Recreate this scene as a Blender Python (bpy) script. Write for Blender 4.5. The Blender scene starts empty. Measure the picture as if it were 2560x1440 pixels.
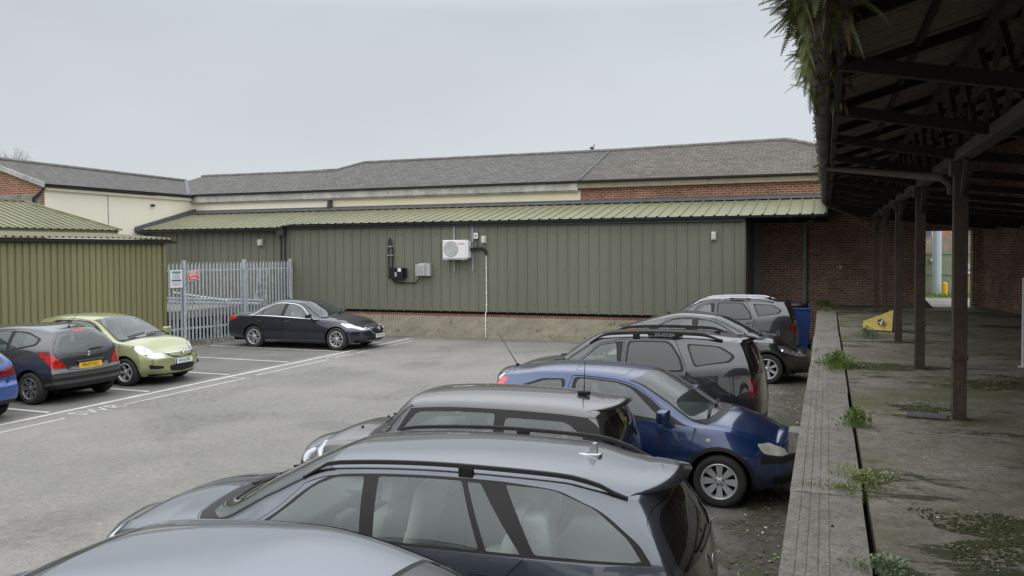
import bpy, math, random
import numpy as np
from mathutils import Vector, Matrix
from mathutils.geometry import delaunay_2d_cdt
random.seed(7)
R = math.radians
PI = math.pi
sc = bpy.context.scene
col = sc.collection

# ------------------------------------------------------------------ camera
cam_d = bpy.data.cameras.new('camera')
cam = bpy.data.objects.new('camera', cam_d)
col.objects.link(cam)
sc.camera = cam
EYE = Vector((0, 0, 2.86))
YAW, PITCH, ROLL = R(20.5218), R(1.5874), R(-0.35)
fw = Vector((-math.sin(YAW)*math.cos(PITCH), math.cos(YAW)*math.cos(PITCH), -math.sin(PITCH)))
r0 = Vector((math.cos(YAW), math.sin(YAW), 0)); u0 = r0.cross(fw)
rt = r0*math.cos(ROLL) + u0*math.sin(ROLL); up = -r0*math.sin(ROLL) + u0*math.cos(ROLL)
m = Matrix.Identity(4)
for i in range(3):
    m[i][0] = rt[i]; m[i][1] = up[i]; m[i][2] = -fw[i]; m[i][3] = EYE[i]
cam.matrix_world = m
cam_d.sensor_width = 36
cam_d.lens = 2100/2560*36
cam_d.shift_y = -35/2560
cam_d.clip_start = 0.05
cam_d.clip_end = 2000

# ------------------------------------------------------------------ world: overcast sky, brighter overhead
w = bpy.data.worlds.new('World'); sc.world = w; w.use_nodes = True
nt = w.node_tree; nt.nodes.clear()
def N(nt, t, **k):
    n = nt.nodes.new(t)
    for a, b in k.items(): setattr(n, a, b)
    return n
out = N(nt, 'ShaderNodeOutputWorld'); bg = N(nt, 'ShaderNodeBackground')
tc = N(nt, 'ShaderNodeTexCoord'); sp = N(nt, 'ShaderNodeSeparateXYZ')
nt.links.new(tc.outputs['Generated'], sp.inputs[0])
ramp = N(nt, 'ShaderNodeValToRGB')
nt.links.new(sp.outputs['Z'], ramp.inputs[0])
els = [(0.0, (.65, .69, .71)), (0.10, (.63, .67, .70)), (0.27, (.59, .625, .67)), (0.40, (1.15, 1.20, 1.27)), (0.6, (1.65, 1.71, 1.80)), (1.0, (2.0, 2.08, 2.18))]
cr = ramp.color_ramp
cr.elements[0].position = 0; cr.elements[0].color = (*els[0][1], 1)
cr.elements[1].position = 1; cr.elements[1].color = (*els[-1][1], 1)
for p, c in els[1:-1]:
    e = cr.elements.new(p); e.color = (*c, 1)
nz = N(nt, 'ShaderNodeTexNoise'); nz.inputs['Scale'].default_value = 1.3; nz.inputs['Detail'].default_value = 4
mp = N(nt, 'ShaderNodeMapping'); mp.inputs['Scale'].default_value = (1, 1, 3)
nt.links.new(tc.outputs['Generated'], mp.inputs[0]); nt.links.new(mp.outputs[0], nz.inputs[0])
mr = N(nt, 'ShaderNodeMapRange'); mr.inputs[1].default_value = .3; mr.inputs[2].default_value = .7; mr.inputs[3].default_value = .91; mr.inputs[4].default_value = 1.07
nt.links.new(nz.outputs[0], mr.inputs[0])
mul = N(nt, 'ShaderNodeVectorMath', operation='SCALE')
nt.links.new(ramp.outputs[0], mul.inputs[0]); nt.links.new(mr.outputs[0], mul.inputs['Scale'])
sky = N(nt, 'ShaderNodeTexSky', sky_type='NISHITA'); sky.sun_disc = False
SUN_EL, SUN_AZ = R(52), R(215)
sky.sun_elevation = SUN_EL; sky.sun_rotation = SUN_AZ
sk = N(nt, 'ShaderNodeVectorMath', operation='SCALE'); sk.inputs['Scale'].default_value = 0.004
nt.links.new(sky.outputs[0], sk.inputs[0])
add = N(nt, 'ShaderNodeVectorMath', operation='ADD')
nt.links.new(mul.outputs[0], add.inputs[0]); nt.links.new(sk.outputs[0], add.inputs[1])
nt.links.new(add.outputs[0], bg.inputs[0]); bg.inputs[1].default_value = 1.0
nt.links.new(bg.outputs[0], out.inputs[0])
# soft veiled sun
sd = bpy.data.lights.new('sun', 'SUN'); sd.energy = 1.0; sd.angle = R(120); sd.color = (1, .97, .93)
so = bpy.data.objects.new('sun', sd); col.objects.link(so)
sdir = Vector((.15, -.65, .74)).normalized()
so.rotation_euler = sdir.to_track_quat('Z', 'Y').to_euler()
sky.sun_elevation = math.asin(sdir.z); sky.sun_rotation = math.atan2(sdir.x, sdir.y)
vs = sc.view_settings
vs.view_transform = 'Standard'; vs.look = 'None'; vs.exposure = 0; vs.gamma = 1; vs.use_curve_mapping = False
sc.cycles.transparent_max_bounces = 12
sc.cycles.max_bounces = 7

# ------------------------------------------------------------------ materials
def newmat(name):
    m = bpy.data.materials.new(name); m.use_nodes = True
    nt = m.node_tree; b = nt.nodes['Principled BSDF']
    return m, nt, b
def setp(b, **k):
    names = dict(rough='Roughness', metal='Metallic', coat='Coat Weight', coatr='Coat Roughness', spec='Specular IOR Level', ior='IOR', alpha='Alpha', trans='Transmission Weight', sheen='Sheen Weight')
    for a, v in k.items(): b.inputs[names[a]].default_value = v
def simple(name, c, rough=.6, **k):
    m, nt, b = newmat(name); b.inputs['Base Color'].default_value = (*c, 1); setp(b, rough=rough, **k); return m
def noise(nt, scale, detail=4, rough=.6, vec=None, dist=0):
    n = N(nt, 'ShaderNodeTexNoise'); n.inputs['Scale'].default_value = scale; n.inputs['Detail'].default_value = detail
    n.inputs['Roughness'].default_value = rough; n.inputs['Distortion'].default_value = dist
    if vec is not None: nt.links.new(vec, n.inputs['Vector'])
    return n.outputs[0]
def rng(nt, x, a, b, c=0, d=1):
    n = N(nt, 'ShaderNodeMapRange'); n.inputs[1].default_value = a; n.inputs[2].default_value = b; n.inputs[3].default_value = c; n.inputs[4].default_value = d
    nt.links.new(x, n.inputs[0]); return n.outputs[0]
def mixc(nt, f, a, b, blend='MIX'):
    n = N(nt, 'ShaderNodeMix', data_type='RGBA', blend_type=blend)
    for i, v in ((0, f), (6, a), (7, b)):
        if isinstance(v, (int, float)): n.inputs[i].default_value = v
        elif isinstance(v, tuple): n.inputs[i].default_value = (*v, 1)
        else: nt.links.new(v, n.inputs[i])
    return n.outputs[2]
def math_(nt, op, a, b=None):
    n = N(nt, 'ShaderNodeMath', operation=op)
    for i, v in ((0, a), (1, b)):
        if v is None: continue
        if isinstance(v, (int, float)): n.inputs[i].default_value = v
        else: nt.links.new(v, n.inputs[i])
    return n.outputs[0]
def objco(nt): return N(nt, 'ShaderNodeTexCoord').outputs['Object']
def geoco(nt): return N(nt, 'ShaderNodeNewGeometry').outputs['Position']
def bump(nt, b, h, strength=.3, dist=.01):
    n = N(nt, 'ShaderNodeBump'); n.inputs['Strength'].default_value = strength; n.inputs['Distance'].default_value = dist
    nt.links.new(h, n.inputs['Height']); nt.links.new(n.outputs[0], b.inputs['Normal'])
def link(nt, o, b, nm): nt.links.new(o, b.inputs[nm])
def scaled(nt, vec, s):
    n = N(nt, 'ShaderNodeMapping'); n.inputs['Scale'].default_value = s; nt.links.new(vec, n.inputs[0]); return n.outputs[0]

def weathered(name, c1, c2, rough=.6, s1=1.5, s2=25, stain=None, streak=False, metal=0, bmp=.15, spec=.5, lo=.35, hi=.65, fine=(.78, 1.16)):
    """paint or concrete with broad tone drift, fine grain and optional vertical streaks"""
    m, nt, b = newmat(name); g = geoco(nt)
    v = scaled(nt, g, (1, 1, .12)) if streak else g
    a = rng(nt, noise(nt, s1, 6, .65, v), lo, hi)
    c = mixc(nt, a, c1, c2)
    f = rng(nt, noise(nt, s2, 3, .7, g), .3, .75, fine[0], fine[1])
    c = mixc(nt, 1.0, c, f, 'MULTIPLY') if False else c
    mm = N(nt, 'ShaderNodeVectorMath', operation='SCALE'); nt.links.new(c, mm.inputs[0]); nt.links.new(f, mm.inputs['Scale'])
    c = mm.outputs[0]
    if stain:
        sc_, th, cs = stain
        q = rng(nt, noise(nt, sc_, 7, .7, g), th, th+.09)
        c = mixc(nt, q, c, cs)
    link(nt, c, b, 'Base Color'); setp(b, rough=rough, metal=metal, spec=spec)
    if bmp: bump(nt, b, noise(nt, s2*1.5, 4, .7, g), bmp, .01)
    return m

def brick_mat(name, c1, c2, mortar, axis='x', bw=.225, bh=.075, mo=.012, grime=.5, grimec=(.03, .025, .02), dark=1.0):
    m, nt, b = newmat(name); g = geoco(nt)
    s = N(nt, 'ShaderNodeSeparateXYZ'); nt.links.new(g, s.inputs[0])
    cb = N(nt, 'ShaderNodeCombineXYZ')
    nt.links.new(s.outputs[0 if axis == 'x' else 1], cb.inputs[0]); nt.links.new(s.outputs[2], cb.inputs[1])
    wob = noise(nt, 3, 2, .5, g); wv = N(nt, 'ShaderNodeVectorMath', operation='ADD')
    wsc = N(nt, 'ShaderNodeCombineXYZ'); nt.links.new(rng(nt, wob, 0, 1, -.012, .012), wsc.inputs[1])
    nt.links.new(cb.outputs[0], wv.inputs[0]); nt.links.new(wsc.outputs[0], wv.inputs[1])
    br = N(nt, 'ShaderNodeTexBrick'); br.inputs['Scale'].default_value = 1
    br.inputs['Brick Width'].default_value = bw; br.inputs['Row Height'].default_value = bh; br.inputs['Mortar Size'].default_value = mo
    br.inputs['Mortar Smooth'].default_value = .15
    br.inputs['Color1'].default_value = (*c1, 1); br.inputs['Color2'].default_value = (*c2, 1); br.inputs['Mortar'].default_value = (*mortar, 1)
    br.inputs['Bias'].default_value = 0
    nt.links.new(wv.outputs[0], br.inputs[0])
    f = rng(nt, noise(nt, 14, 4, .7, g), .3, .7, .65, 1.25)
    mm = N(nt, 'ShaderNodeVectorMath', operation='SCALE'); nt.links.new(br.outputs[0], mm.inputs[0]); nt.links.new(f, mm.inputs['Scale'])
    q = rng(nt, noise(nt, .9, 6, .7, g), .42, .72, 0, grime)
    c = mixc(nt, q, mm.outputs[0], grimec)
    link(nt, c, b, 'Base Color'); setp(b, rough=.85, spec=.25)
    h = math_(nt, 'SUBTRACT', noise(nt, 30, 4, .7, g), math_(nt, 'MULTIPLY', br.outputs['Fac'], 1.5))
    bump(nt, b, h, .5, .012)
    return m

def slate_mat(name, cols, axis='x', w=.26, h=.16, moss=(.10, .10, .045), mossamt=.25, light=(.26, .26, .25), lightamt=.12):
    m, nt, b = newmat(name); g = geoco(nt)
    s = N(nt, 'ShaderNodeSeparateXYZ'); nt.links.new(g, s.inputs[0])
    cb = N(nt, 'ShaderNodeCombineXYZ')
    nt.links.new(s.outputs[0 if axis == 'x' else 1], cb.inputs[0]); nt.links.new(math_(nt, 'MULTIPLY', s.outputs[2], 2.35), cb.inputs[1])
    br = N(nt, 'ShaderNodeTexBrick'); br.inputs['Scale'].default_value = 1
    br.inputs['Brick Width'].default_value = w; br.inputs['Row Height'].default_value = h; br.inputs['Mortar Size'].default_value = .012
    br.inputs['Mortar Smooth'].default_value = .1
    br.inputs['Color1'].default_value = (*cols[0], 1); br.inputs['Color2'].default_value = (*cols[1], 1)
    br.inputs['Mortar'].default_value = (cols[0][0]*.25, cols[0][1]*.25, cols[0][2]*.25, 1)
    nt.links.new(cb.outputs[0], br.inputs[0])
    f = rng(nt, noise(nt, 9, 5, .75, g), .3, .7, .7, 1.3)
    mm = N(nt, 'ShaderNodeVectorMath', operation='SCALE'); nt.links.new(br.outputs[0], mm.inputs[0]); nt.links.new(f, mm.inputs['Scale'])
    c = mm.outputs[0]
    c = mixc(nt, rng(nt, noise(nt, 5, 6, .8, g), .56, .64, 0, mossamt*2.2), c, moss)
    c = mixc(nt, rng(nt, noise(nt, 16, 4, .8, g), .62, .70, 0, lightamt*5), c, light)
    link(nt, c, b, 'Base Color'); setp(b, rough=.75, spec=.35)
    # each course steps like a saw tooth
    fr = math_(nt, 'FRACT', math_(nt, 'DIVIDE', math_(nt, 'MULTIPLY', s.outputs[2], 2.35), h))
    hh = math_(nt, 'ADD', math_(nt, 'MULTIPLY', fr, -1.2), math_(nt, 'MULTIPLY', noise(nt, 22, 4, .7, g), .9))
    bump(nt, b, hh, .6, .02)
    return m

def asphalt():
    m, nt, b = newmat('asphalt'); g = geoco(nt)
    base = mixc(nt, rng(nt, noise(nt, .35, 5, .6, g), .35, .65), (.185, .178, .164), (.245, .234, .213))
    base = mixc(nt, rng(nt, noise(nt, 1.6, 6, .7, scaled(nt, g, (1, .45, 1))), .5, .72, 0, .25), base, (.17, .165, .155))
    fine = rng(nt, noise(nt, 38, 4, .85, g), .3, .7, .66, 1.34)
    fine2 = rng(nt, noise(nt, 9, 5, .85, g), .3, .7, .80, 1.2)
    ff = math_(nt, 'MULTIPLY', fine, fine2)
    mm = N(nt, 'ShaderNodeVectorMath', operation='SCALE'); nt.links.new(base, mm.inputs[0]); nt.links.new(ff, mm.inputs['Scale'])
    c = mm.outputs[0]
    # gutters of dirt by the plinth and under the platform edge
    s = N(nt, 'ShaderNodeSeparateXYZ'); nt.links.new(g, s.inputs[0])
    n1 = rng(nt, noise(nt, 2.2, 6, .7, g), .2, .8, -.55, .55)
    edge = rng(nt, math_(nt, 'ADD', s.outputs[0], n1), -1.35, -.75)
    dirt = mixc(nt, rng(nt, noise(nt, 9, 6, .8, g), .4, .62), (.050, .045, .036), (.115, .105, .085))
    dirt = mixc(nt, rng(nt, noise(nt, 4, 5, .8, g), .52, .62, 0, .8), dirt, (.06, .075, .022))
    c = mixc(nt, edge, c, dirt)
    e2 = rng(nt, math_(nt, 'ADD', s.outputs[1], n1), 24.3, 25.3, 0, .55)
    c = mixc(nt, e2, c, (.10, .10, .08))
    # darker bay area, oil marks
    bay = math_(nt, 'MULTIPLY', rng(nt, s.outputs[0], -12.9, -13.3), rng(nt, noise(nt, .8, 5, .65, g), .3, .6, .35, .85))
    c = mixc(nt, bay, c, (.125, .120, .112))
    oil = math_(nt, 'MULTIPLY', rng(nt, noise(nt, .55, 3, .5, g), .54, .62), rng(nt, noise(nt, 7, 5, .8, g), .40, .62, .0, .40))
    c = mixc(nt, oil, c, (.055, .052, .048))
    trk = rng(nt, noise(nt, .9, 5, .6, scaled(nt, g, (.9, .07, 1))), .56, .66, 0, .12)
    c = mixc(nt, trk, c, (.11, .108, .102))
    # hairline cracks
    vo = N(nt, 'ShaderNodeTexVoronoi', feature='DISTANCE_TO_EDGE'); vo.inputs['Scale'].default_value = .22
    nt.links.new(noise3(nt, g), vo.inputs['Vector'])
    ck = rng(nt, vo.outputs[0], .0008, .0022, .35, 0)
    c = mixc(nt, math_(nt, 'MULTIPLY', ck, rng(nt, noise(nt, .5, 3, .5, g), .45, .6)), c, (.07, .068, .065))
    # chewing gum and chippings
    v2 = N(nt, 'ShaderNodeTexVoronoi'); v2.inputs['Scale'].default_value = 1.3; nt.links.new(g, v2.inputs['Vector'])
    c = mixc(nt, rng(nt, v2.outputs['Distance'], .02, .03, .8, 0), c, (.42, .41, .39))
    link(nt, c, b, 'Base Color'); setp(b, rough=.88, spec=.3)
    bump(nt, b, noise(nt, 60, 4, .8, g), .6, .012)
    return m
def noise3(nt, g):
    n = N(nt, 'ShaderNodeTexNoise'); n.inputs['Scale'].default_value = 1.5; n.inputs['Detail'].default_value = 5; nt.links.new(g, n.inputs['Vector'])
    s = N(nt, 'ShaderNodeVectorMath', operation='SCALE'); s.inputs['Scale'].default_value = .8; nt.links.new(n.outputs['Color'], s.inputs[0])
    a = N(nt, 'ShaderNodeVectorMath', operation='ADD'); nt.links.new(g, a.inputs[0]); nt.links.new(s.outputs[0], a.inputs[1]); return a.outputs[0]

def platform_mat(name, c1, c2, moss=True):
    m, nt, b = newmat(name); g = geoco(nt)
    c = mixc(nt, rng(nt, noise(nt, .7, 6, .65, g), .35, .65), c1, c2)
    fine = math_(nt, 'MULTIPLY', rng(nt, noise(nt, 42, 4, .85, g), .30, .70, .50, 1.5), rng(nt, noise(nt, 6, 6, .8, g), .32, .68, .72, 1.28))
    mm = N(nt, 'ShaderNodeVectorMath', operation='SCALE'); nt.links.new(c, mm.inputs[0]); nt.links.new(fine, mm.inputs['Scale'])
    c = mm.outputs[0]
    if not moss:
        c = mixc(nt, rng(nt, noise(nt, 2.6, 7, .8, g), .55, .63, 0, .7), c, (.13, .135, .05))
        c = mixc(nt, rng(nt, noise(nt, 1.3, 6, .8, g), .55, .70, 0, .6), c, (.09, .080, .066))
    if moss:
        c = mixc(nt, rng(nt, noise(nt, .45, 7, .75, g), .46, .58, 0, .8), c, (.115, .115, .05))
        c = mixc(nt, rng(nt, noise(nt, .8, 9, .8, scaled(nt, g, (.6, 1.2, 1))), .53, .575, 0, .92), c, (.035, .044, .012))
    vo = N(nt, 'ShaderNodeTexVoronoi'); vo.inputs['Scale'].default_value = 9; nt.links.new(g, vo.inputs['Vector'])
    c = mixc(nt, rng(nt, vo.outputs['Distance'], .05, .08, .9, 0), c, (.34, .32, .27))
    v3 = N(nt, 'ShaderNodeTexVoronoi'); v3.inputs['Scale'].default_value = 4.1; nt.links.new(g, v3.inputs['Vector'])
    c = mixc(nt, rng(nt, v3.outputs['Distance'], .03, .05, .9, 0), c, (.03, .026, .02))
    link(nt, c, b, 'Base Color'); setp(b, rough=.85, spec=.3)
    bump(nt, b, noise(nt, 45, 5, .8, g), .5, .015)
    return m

def paint(name, c, flake=.35, rough=.30, dust=.08):
    m, nt, b = newmat(name); g = objco(nt)
    d = rng(nt, noise(nt, 2.5, 6, .7, g), .35, .75, 0, dust)
    cc = mixc(nt, d, c, (.22, .21, .19))
    link(nt, cc, b, 'Base Color'); setp(b, metal=flake, rough=rough, coat=1.0, coatr=.03, spec=.5); b.inputs['Coat IOR'].default_value = 1.62
    link(nt, rng(nt, noise(nt, 6, 5, .7, g), .35, .8, .015, .05), b, 'Coat Roughness')
    return m
def glass(name, tint, opac=.30, film=(.10, .115, .11), gl=1.0):
    m = bpy.data.materials.new(name); m.use_nodes = True; nt = m.node_tree; nt.nodes.clear()
    o = N(nt, 'ShaderNodeOutputMaterial'); t = N(nt, 'ShaderNodeBsdfTransparent'); t.inputs[0].default_value = (*tint, 1)
    gls = N(nt, 'ShaderNodeBsdfGlossy'); gls.inputs['Roughness'].default_value = .015; gls.inputs[0].default_value = (gl, gl, gl, 1)
    df = N(nt, 'ShaderNodeBsdfDiffuse'); df.inputs[0].default_value = (*film, 1)
    m1 = N(nt, 'ShaderNodeMixShader'); m1.inputs[0].default_value = opac
    nt.links.new(t.outputs[0], m1.inputs[1]); nt.links.new(df.outputs[0], m1.inputs[2])
    fr = N(nt, 'ShaderNodeFresnel'); fr.inputs[0].default_value = 1.65
    m2 = N(nt, 'ShaderNodeMixShader'); nt.links.new(fr.outputs[0], m2.inputs[0])
    nt.links.new(m1.outputs[0], m2.inputs[1]); nt.links.new(gls.outputs[0], m2.inputs[2]); nt.links.new(m2.outputs[0], o.inputs[0])
    return m
def lens(name, c, trans=.0):
    m, nt, b = newmat(name); g = objco(nt)
    wv = N(nt, 'ShaderNodeTexVoronoi'); wv.inputs['Scale'].default_value = 11; nt.links.new(g, wv.inputs['Vector'])
    f = rng(nt, wv.outputs['Distance'], 0, .6, .55, 1.3)
    mm = N(nt, 'ShaderNodeVectorMath', operation='SCALE'); mm.inputs[0].default_value = c; nt.links.new(f, mm.inputs['Scale'])
    link(nt, mm.outputs[0], b, 'Base Color'); setp(b, rough=.12, coat=1, coatr=.02, metal=.25)
    return m

def reflector(name):
    m, nt, b = newmat(name); g = objco(nt); b.inputs['Base Color'].default_value = (.50, .52, .54, 1); setp(b, metal=.85, rough=.14, coat=1, coatr=.02)
    v = N(nt, 'ShaderNodeTexVoronoi', feature='SMOOTH_F1'); v.inputs['Scale'].default_value = 9; nt.links.new(g, v.inputs['Vector']); bump(nt, b, v.outputs['Distance'], .8, .05); return m
M = {}
M['asphalt'] = asphalt()
M['platform'] = platform_mat('platform_concrete', (.195, .176, .142), (.265, .240, .198))
M['coping'] = platform_mat('coping_concrete', (.20, .185, .16), (.26, .242, .212), moss=False)
M['line'] = weathered('worn_line_paint', (.66, .66, .62), (.50, .50, .46), s1=4, s2=40, stain=(9, .57, (.27, .26, .25)))
M['clad'] = weathered('grey_green_cladding', (.150, .153, .112), (.175, .177, .133), rough=.5, s1=.5, s2=18, streak=True, bmp=.02, fine=(.95, 1.04))
M['olive'] = weathered('olive_cladding', (.275, .262, .132), (.225, .213, .106), rough=.5, s1=.7, s2=14, streak=True, bmp=.02, fine=(.93, 1.05))
M['olive_trim'] = weathered('olive_trim', (.25, .245, .13), (.22, .215, .11), rough=.5)
M['roofgreen'] = weathered('pale_green_roof_sheet', (.165, .168, .090), (.205, .205, .118), rough=.5, s1=.5, s2=9, bmp=.03, stain=(3.5, .68, (.17, .18, .11)))
M['roofolive'] = weathered('olive_roof_sheet', (.165, .168, .090), (.20, .20, .115), rough=.5, s1=.8, s2=9, bmp=.03)
M['cream'] = weathered('cream_render', (.86, .815, .66), (.89, .85, .71), rough=.9, s1=.6, s2=30, streak=True, bmp=.05, fine=(.96, 1.03))
M['cream2'] = weathered('yellowed_render', (.78, .70, .49), (.83, .76, .56), rough=.9, s1=.6, s2=30, streak=True, bmp=.05, fine=(.95, 1.04), stain=(1.8, .66, (.55, .48, .33)))
M['stone'] = weathered('weathered_cap_stone', (.34, .33, .31), (.58, .56, .53), rough=.9, s1=2.2, s2=22, bmp=.3, stain=(5, .6, (.16, .155, .145)))
M['stone2'] = weathered('buff_stone', (.36, .31, .22), (.28, .24, .17), rough=.9, s1=2, s2=22, bmp=.3, stain=(5, .58, (.12, .11, .09)))
M['plinth'] = weathered('rough_concrete', (.37, .335, .25), (.29, .27, .20), rough=.95, s1=1.6, s2=24, bmp=.9, stain=(4, .57, (.13, .125, .085)))
M['concrete'] = weathered('old_concrete', (.30, .28, .25), (.22, .205, .185), rough=.9, s1=1.1, s2=22, bmp=.5, stain=(3, .6, (.10, .10, .075)))
M['brick'] = brick_mat('orange_brick', (.36, .125, .062), (.22, .075, .045), (.44, .36, .27), grime=.45)
M['brickdark'] = brick_mat('sooty_red_brick', (.42, .215, .15), (.21, .115, .088), (.46, .40, .33), grime=.55, grimec=(.06, .045, .035))
M['brickpale'] = brick_mat('patchy_platform_brick', (.42, .25, .17), (.22, .11, .08), (.42, .35, .28), axis='y', grime=.7, grimec=(.07, .05, .04))
M['gablebrick'] = brick_mat('gable_brick', (.40, .14, .065), (.27, .09, .05), (.46, .38, .28), grime=.35)
M['soldier'] = brick_mat('soldier_brick', (.27, .09, .06), (.18, .065, .05), (.34, .28, .22), bw=.078, bh=.5, mo=.012, grime=.4)
M['slate'] = slate_mat('grey_slate', ((.078, .072, .064), (.125, .118, .106)), moss=(.10, .095, .05), mossamt=.22, lightamt=.06)
M['slate_side'] = slate_mat('grey_slate_wing', ((.078, .073, .066), (.118, .112, .102)), axis='y', mossamt=.15, lightamt=.07)
M['slatemoss'] = slate_mat('mossy_tiles', ((.074, .060, .052), (.120, .102, .088)), w=.30, h=.20, moss=(.13, .12, .05), mossamt=.42, lightamt=.20, light=(.28, .28, .26))
M['ridge'] = weathered('ridge_tile', (.11, .105, .095), (.17, .165, .14), s1=3, s2=20, bmp=.4, stain=(6, .58, (.23, .20, .06)))
M['lead'] = weathered('grey_flashing', (.085, .09, .10), (.12, .125, .135), s1=2, s2=12)
M['gutter'] = simple('black_gutter', (.035, .038, .042), .4)
M['black'] = simple('black_plastic', (.014, .014, .015), .5, spec=.3)
M['blacktrim'] = simple('satin_black_trim', (.020, .018, .018), .5, spec=.25)
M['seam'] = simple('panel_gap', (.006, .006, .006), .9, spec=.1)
M['under'] = simple('underbody', (.010, .010, .010), .9, spec=.1)
M['rubber'] = weathered('tyre_rubber', (.030, .029, .028), (.048, .046, .043), rough=.85, s1=8, s2=40, spec=.3)
M['alloy'] = simple('alloy', (.50, .50, .51), .3, metal=.35)
M['alloydark'] = simple('dull_wheel_trim', (.20, .20, .205), .4, metal=.5)
M['hubdark'] = simple('wheel_cavity', (.012, .012, .013), .8)
M['chrome'] = simple('chrome', (.75, .76, .78), .12, metal=1)
M['satin'] = simple('satin_silver', (.55, .56, .58), .28, metal=.8)
M['galv'] = weathered('galvanised_steel', (.42, .46, .49), (.52, .56, .59), rough=.45, s1=3, s2=12, metal=.15, bmp=.05)
M['rust'] = weathered('rusty_painted_steel', (.070, .050, .038), (.105, .078, .060), rough=.8, s1=2.5, s2=20, bmp=.4, stain=(4, .56, (.09, .045, .025)))
M['girder'] = weathered('mossy_girder', (.050, .040, .032), (.09, .072, .058), rough=.85, s1=3, s2=20, bmp=.4, stain=(4, .56, (.07, .07, .035)))
M['boards'] = weathered('sooty_roof_boards', (.20, .160, .130), (.28, .225, .185), rough=.9, s1=1.2, s2=18, bmp=.4)
M['darksteel'] = weathered('sooty_steel', (.018, .014, .012), (.030, .024, .020), rough=.85, s1=2, s2=15, bmp=.3)
M['gutterold'] = weathered('old_iron_gutter', (.10, .095, .088), (.16, .15, .14), rough=.8, s1=3, s2=20, bmp=.4, stain=(4, .58, (.05, .06, .02)))
M['greenpipe'] = weathered('green_cast_pipe', (.22, .30, .22), (.30, .37, .28), rough=.6, s1=3, s2=20, bmp=.2)
M['white'] = simple('white_enamel', (.78, .78, .76), .4)
M['offwhite'] = simple('aged_lamp_cover', (.60, .58, .46), .5)
M['pipe'] = simple('white_pvc', (.80, .80, .77), .4)
M['greybox'] = weathered('grey_cabinet', (.50, .51, .50), (.42, .43, .42), rough=.5, s1=4)
M['red'] = simple('sign_red', (.62, .045, .05), .5)
M['signblue'] = simple('sign_teal', (.09, .28, .38), .5)
M['signnavy'] = simple('sign_navy', (.06, .10, .28), .5)
M['ink'] = simple('ink', (.02, .02, .022), .5)
M['inkgrey'] = simple('grey_ink', (.35, .35, .36), .6)
M['plate_y'] = simple('yellow_plate', (.80, .47, .035), .4)
M['plate_w'] = simple('white_plate', (.74, .75, .74), .4)
M['euro'] = simple('euro_band', (.03, .12, .40), .4)
M['tail'] = lens('red_tail_lens', (.50, .018, .016))
M['taildark'] = lens('dark_red_lens', (.16, .012, .014))
M['lamp'] = reflector('clear_lamp')
M['lampold'] = weathered('clouded_lamp', (.36, .36, .30), (.46, .46, .40), rough=.25, s1=5, s2=9, bmp=0)
M['glass'] = glass('car_glass', (.90, .97, .94), .11, (.40, .50, .47))
M['glassshade'] = glass('windscreen_glass', (.88, .95, .92), .09, (.40, .50, .47))
M['privacy'] = glass('privacy_glass', (.10, .11, .11), .4, (.035, .036, .037))
M['seat'] = simple('grey_seat_cloth', (.30, .31, .30), .9)
M['seatlight'] = simple('stone_seat_leather', (.62, .63, .58), .7)
M['dash'] = simple('dashboard', (.07, .075, .076), .7)
M['blue_bin'] = weathered('blue_bin_plastic', (.018, .065, .24), (.03, .09, .30), rough=.45, s1=3, s2=20)
M['bag'] = simple('black_bag', (.012, .012, .013), .25)
M['yellow'] = weathered('scuffed_yellow', (.80, .60, .12), (.66, .47, .09), rough=.5, s1=4, s2=20, bmp=.05)
M['leaf'] = weathered('fern_leaf', (.10, .13, .030), (.17, .19, .055), rough=.6, s1=6, s2=30, stain=(5, .62, (.16, .085, .02)), bmp=0)
M['leafdry'] = weathered('dead_fern', (.13, .075, .03), (.18, .12, .05), rough=.8, s1=6, bmp=0)
M['weed'] = weathered('weed_leaf', (.13, .22, .045), (.20, .29, .075), rough=.55, s1=12, s2=40, bmp=0)
M['weedgrey'] = weathered('grey_green_weed', (.16, .23, .12), (.24, .31, .18), rough=.6, s1=12, s2=40, bmp=0)
M['clover'] = weathered('clover_leaf', (.19, .26, .07), (.29, .34, .13), rough=.55, s1=14, s2=40, bmp=0)
M['moss'] = weathered('moss', (.040, .048, .012), (.075, .085, .022), rough=.95, s1=9, s2=50, bmp=.8)
M['twig'] = simple('twig', (.20, .185, .17), .9)
M['stonebit'] = weathered('rubble', (.30, .28, .25), (.20, .19, .17), rough=.9, s1=9, s2=40)
M['litter'] = simple('pale_litter', (.58, .56, .52), .8)
M['leaflitter'] = weathered('leaf_litter', (.11, .085, .045), (.18, .15, .09), rough=.9, s1=12, bmp=0)
M['container'] = weathered('olive_cabin_paint', (.22, .25, .16), (.28, .30, .20), rough=.5, s1=1, s2=10)
M['grass'] = weathered('grass', (.12, .20, .035), (.18, .26, .06), rough=.8, s1=5, s2=40)
M['bollard'] = simple('bollard_yellow', (.85, .48, .03), .5)
M['postgrey'] = simple('pale_post', (.45, .52, .57), .5)
M['wood'] = weathered('weathered_timber', (.20, .16, .12), (.27, .22, .17), s1=3)

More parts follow.
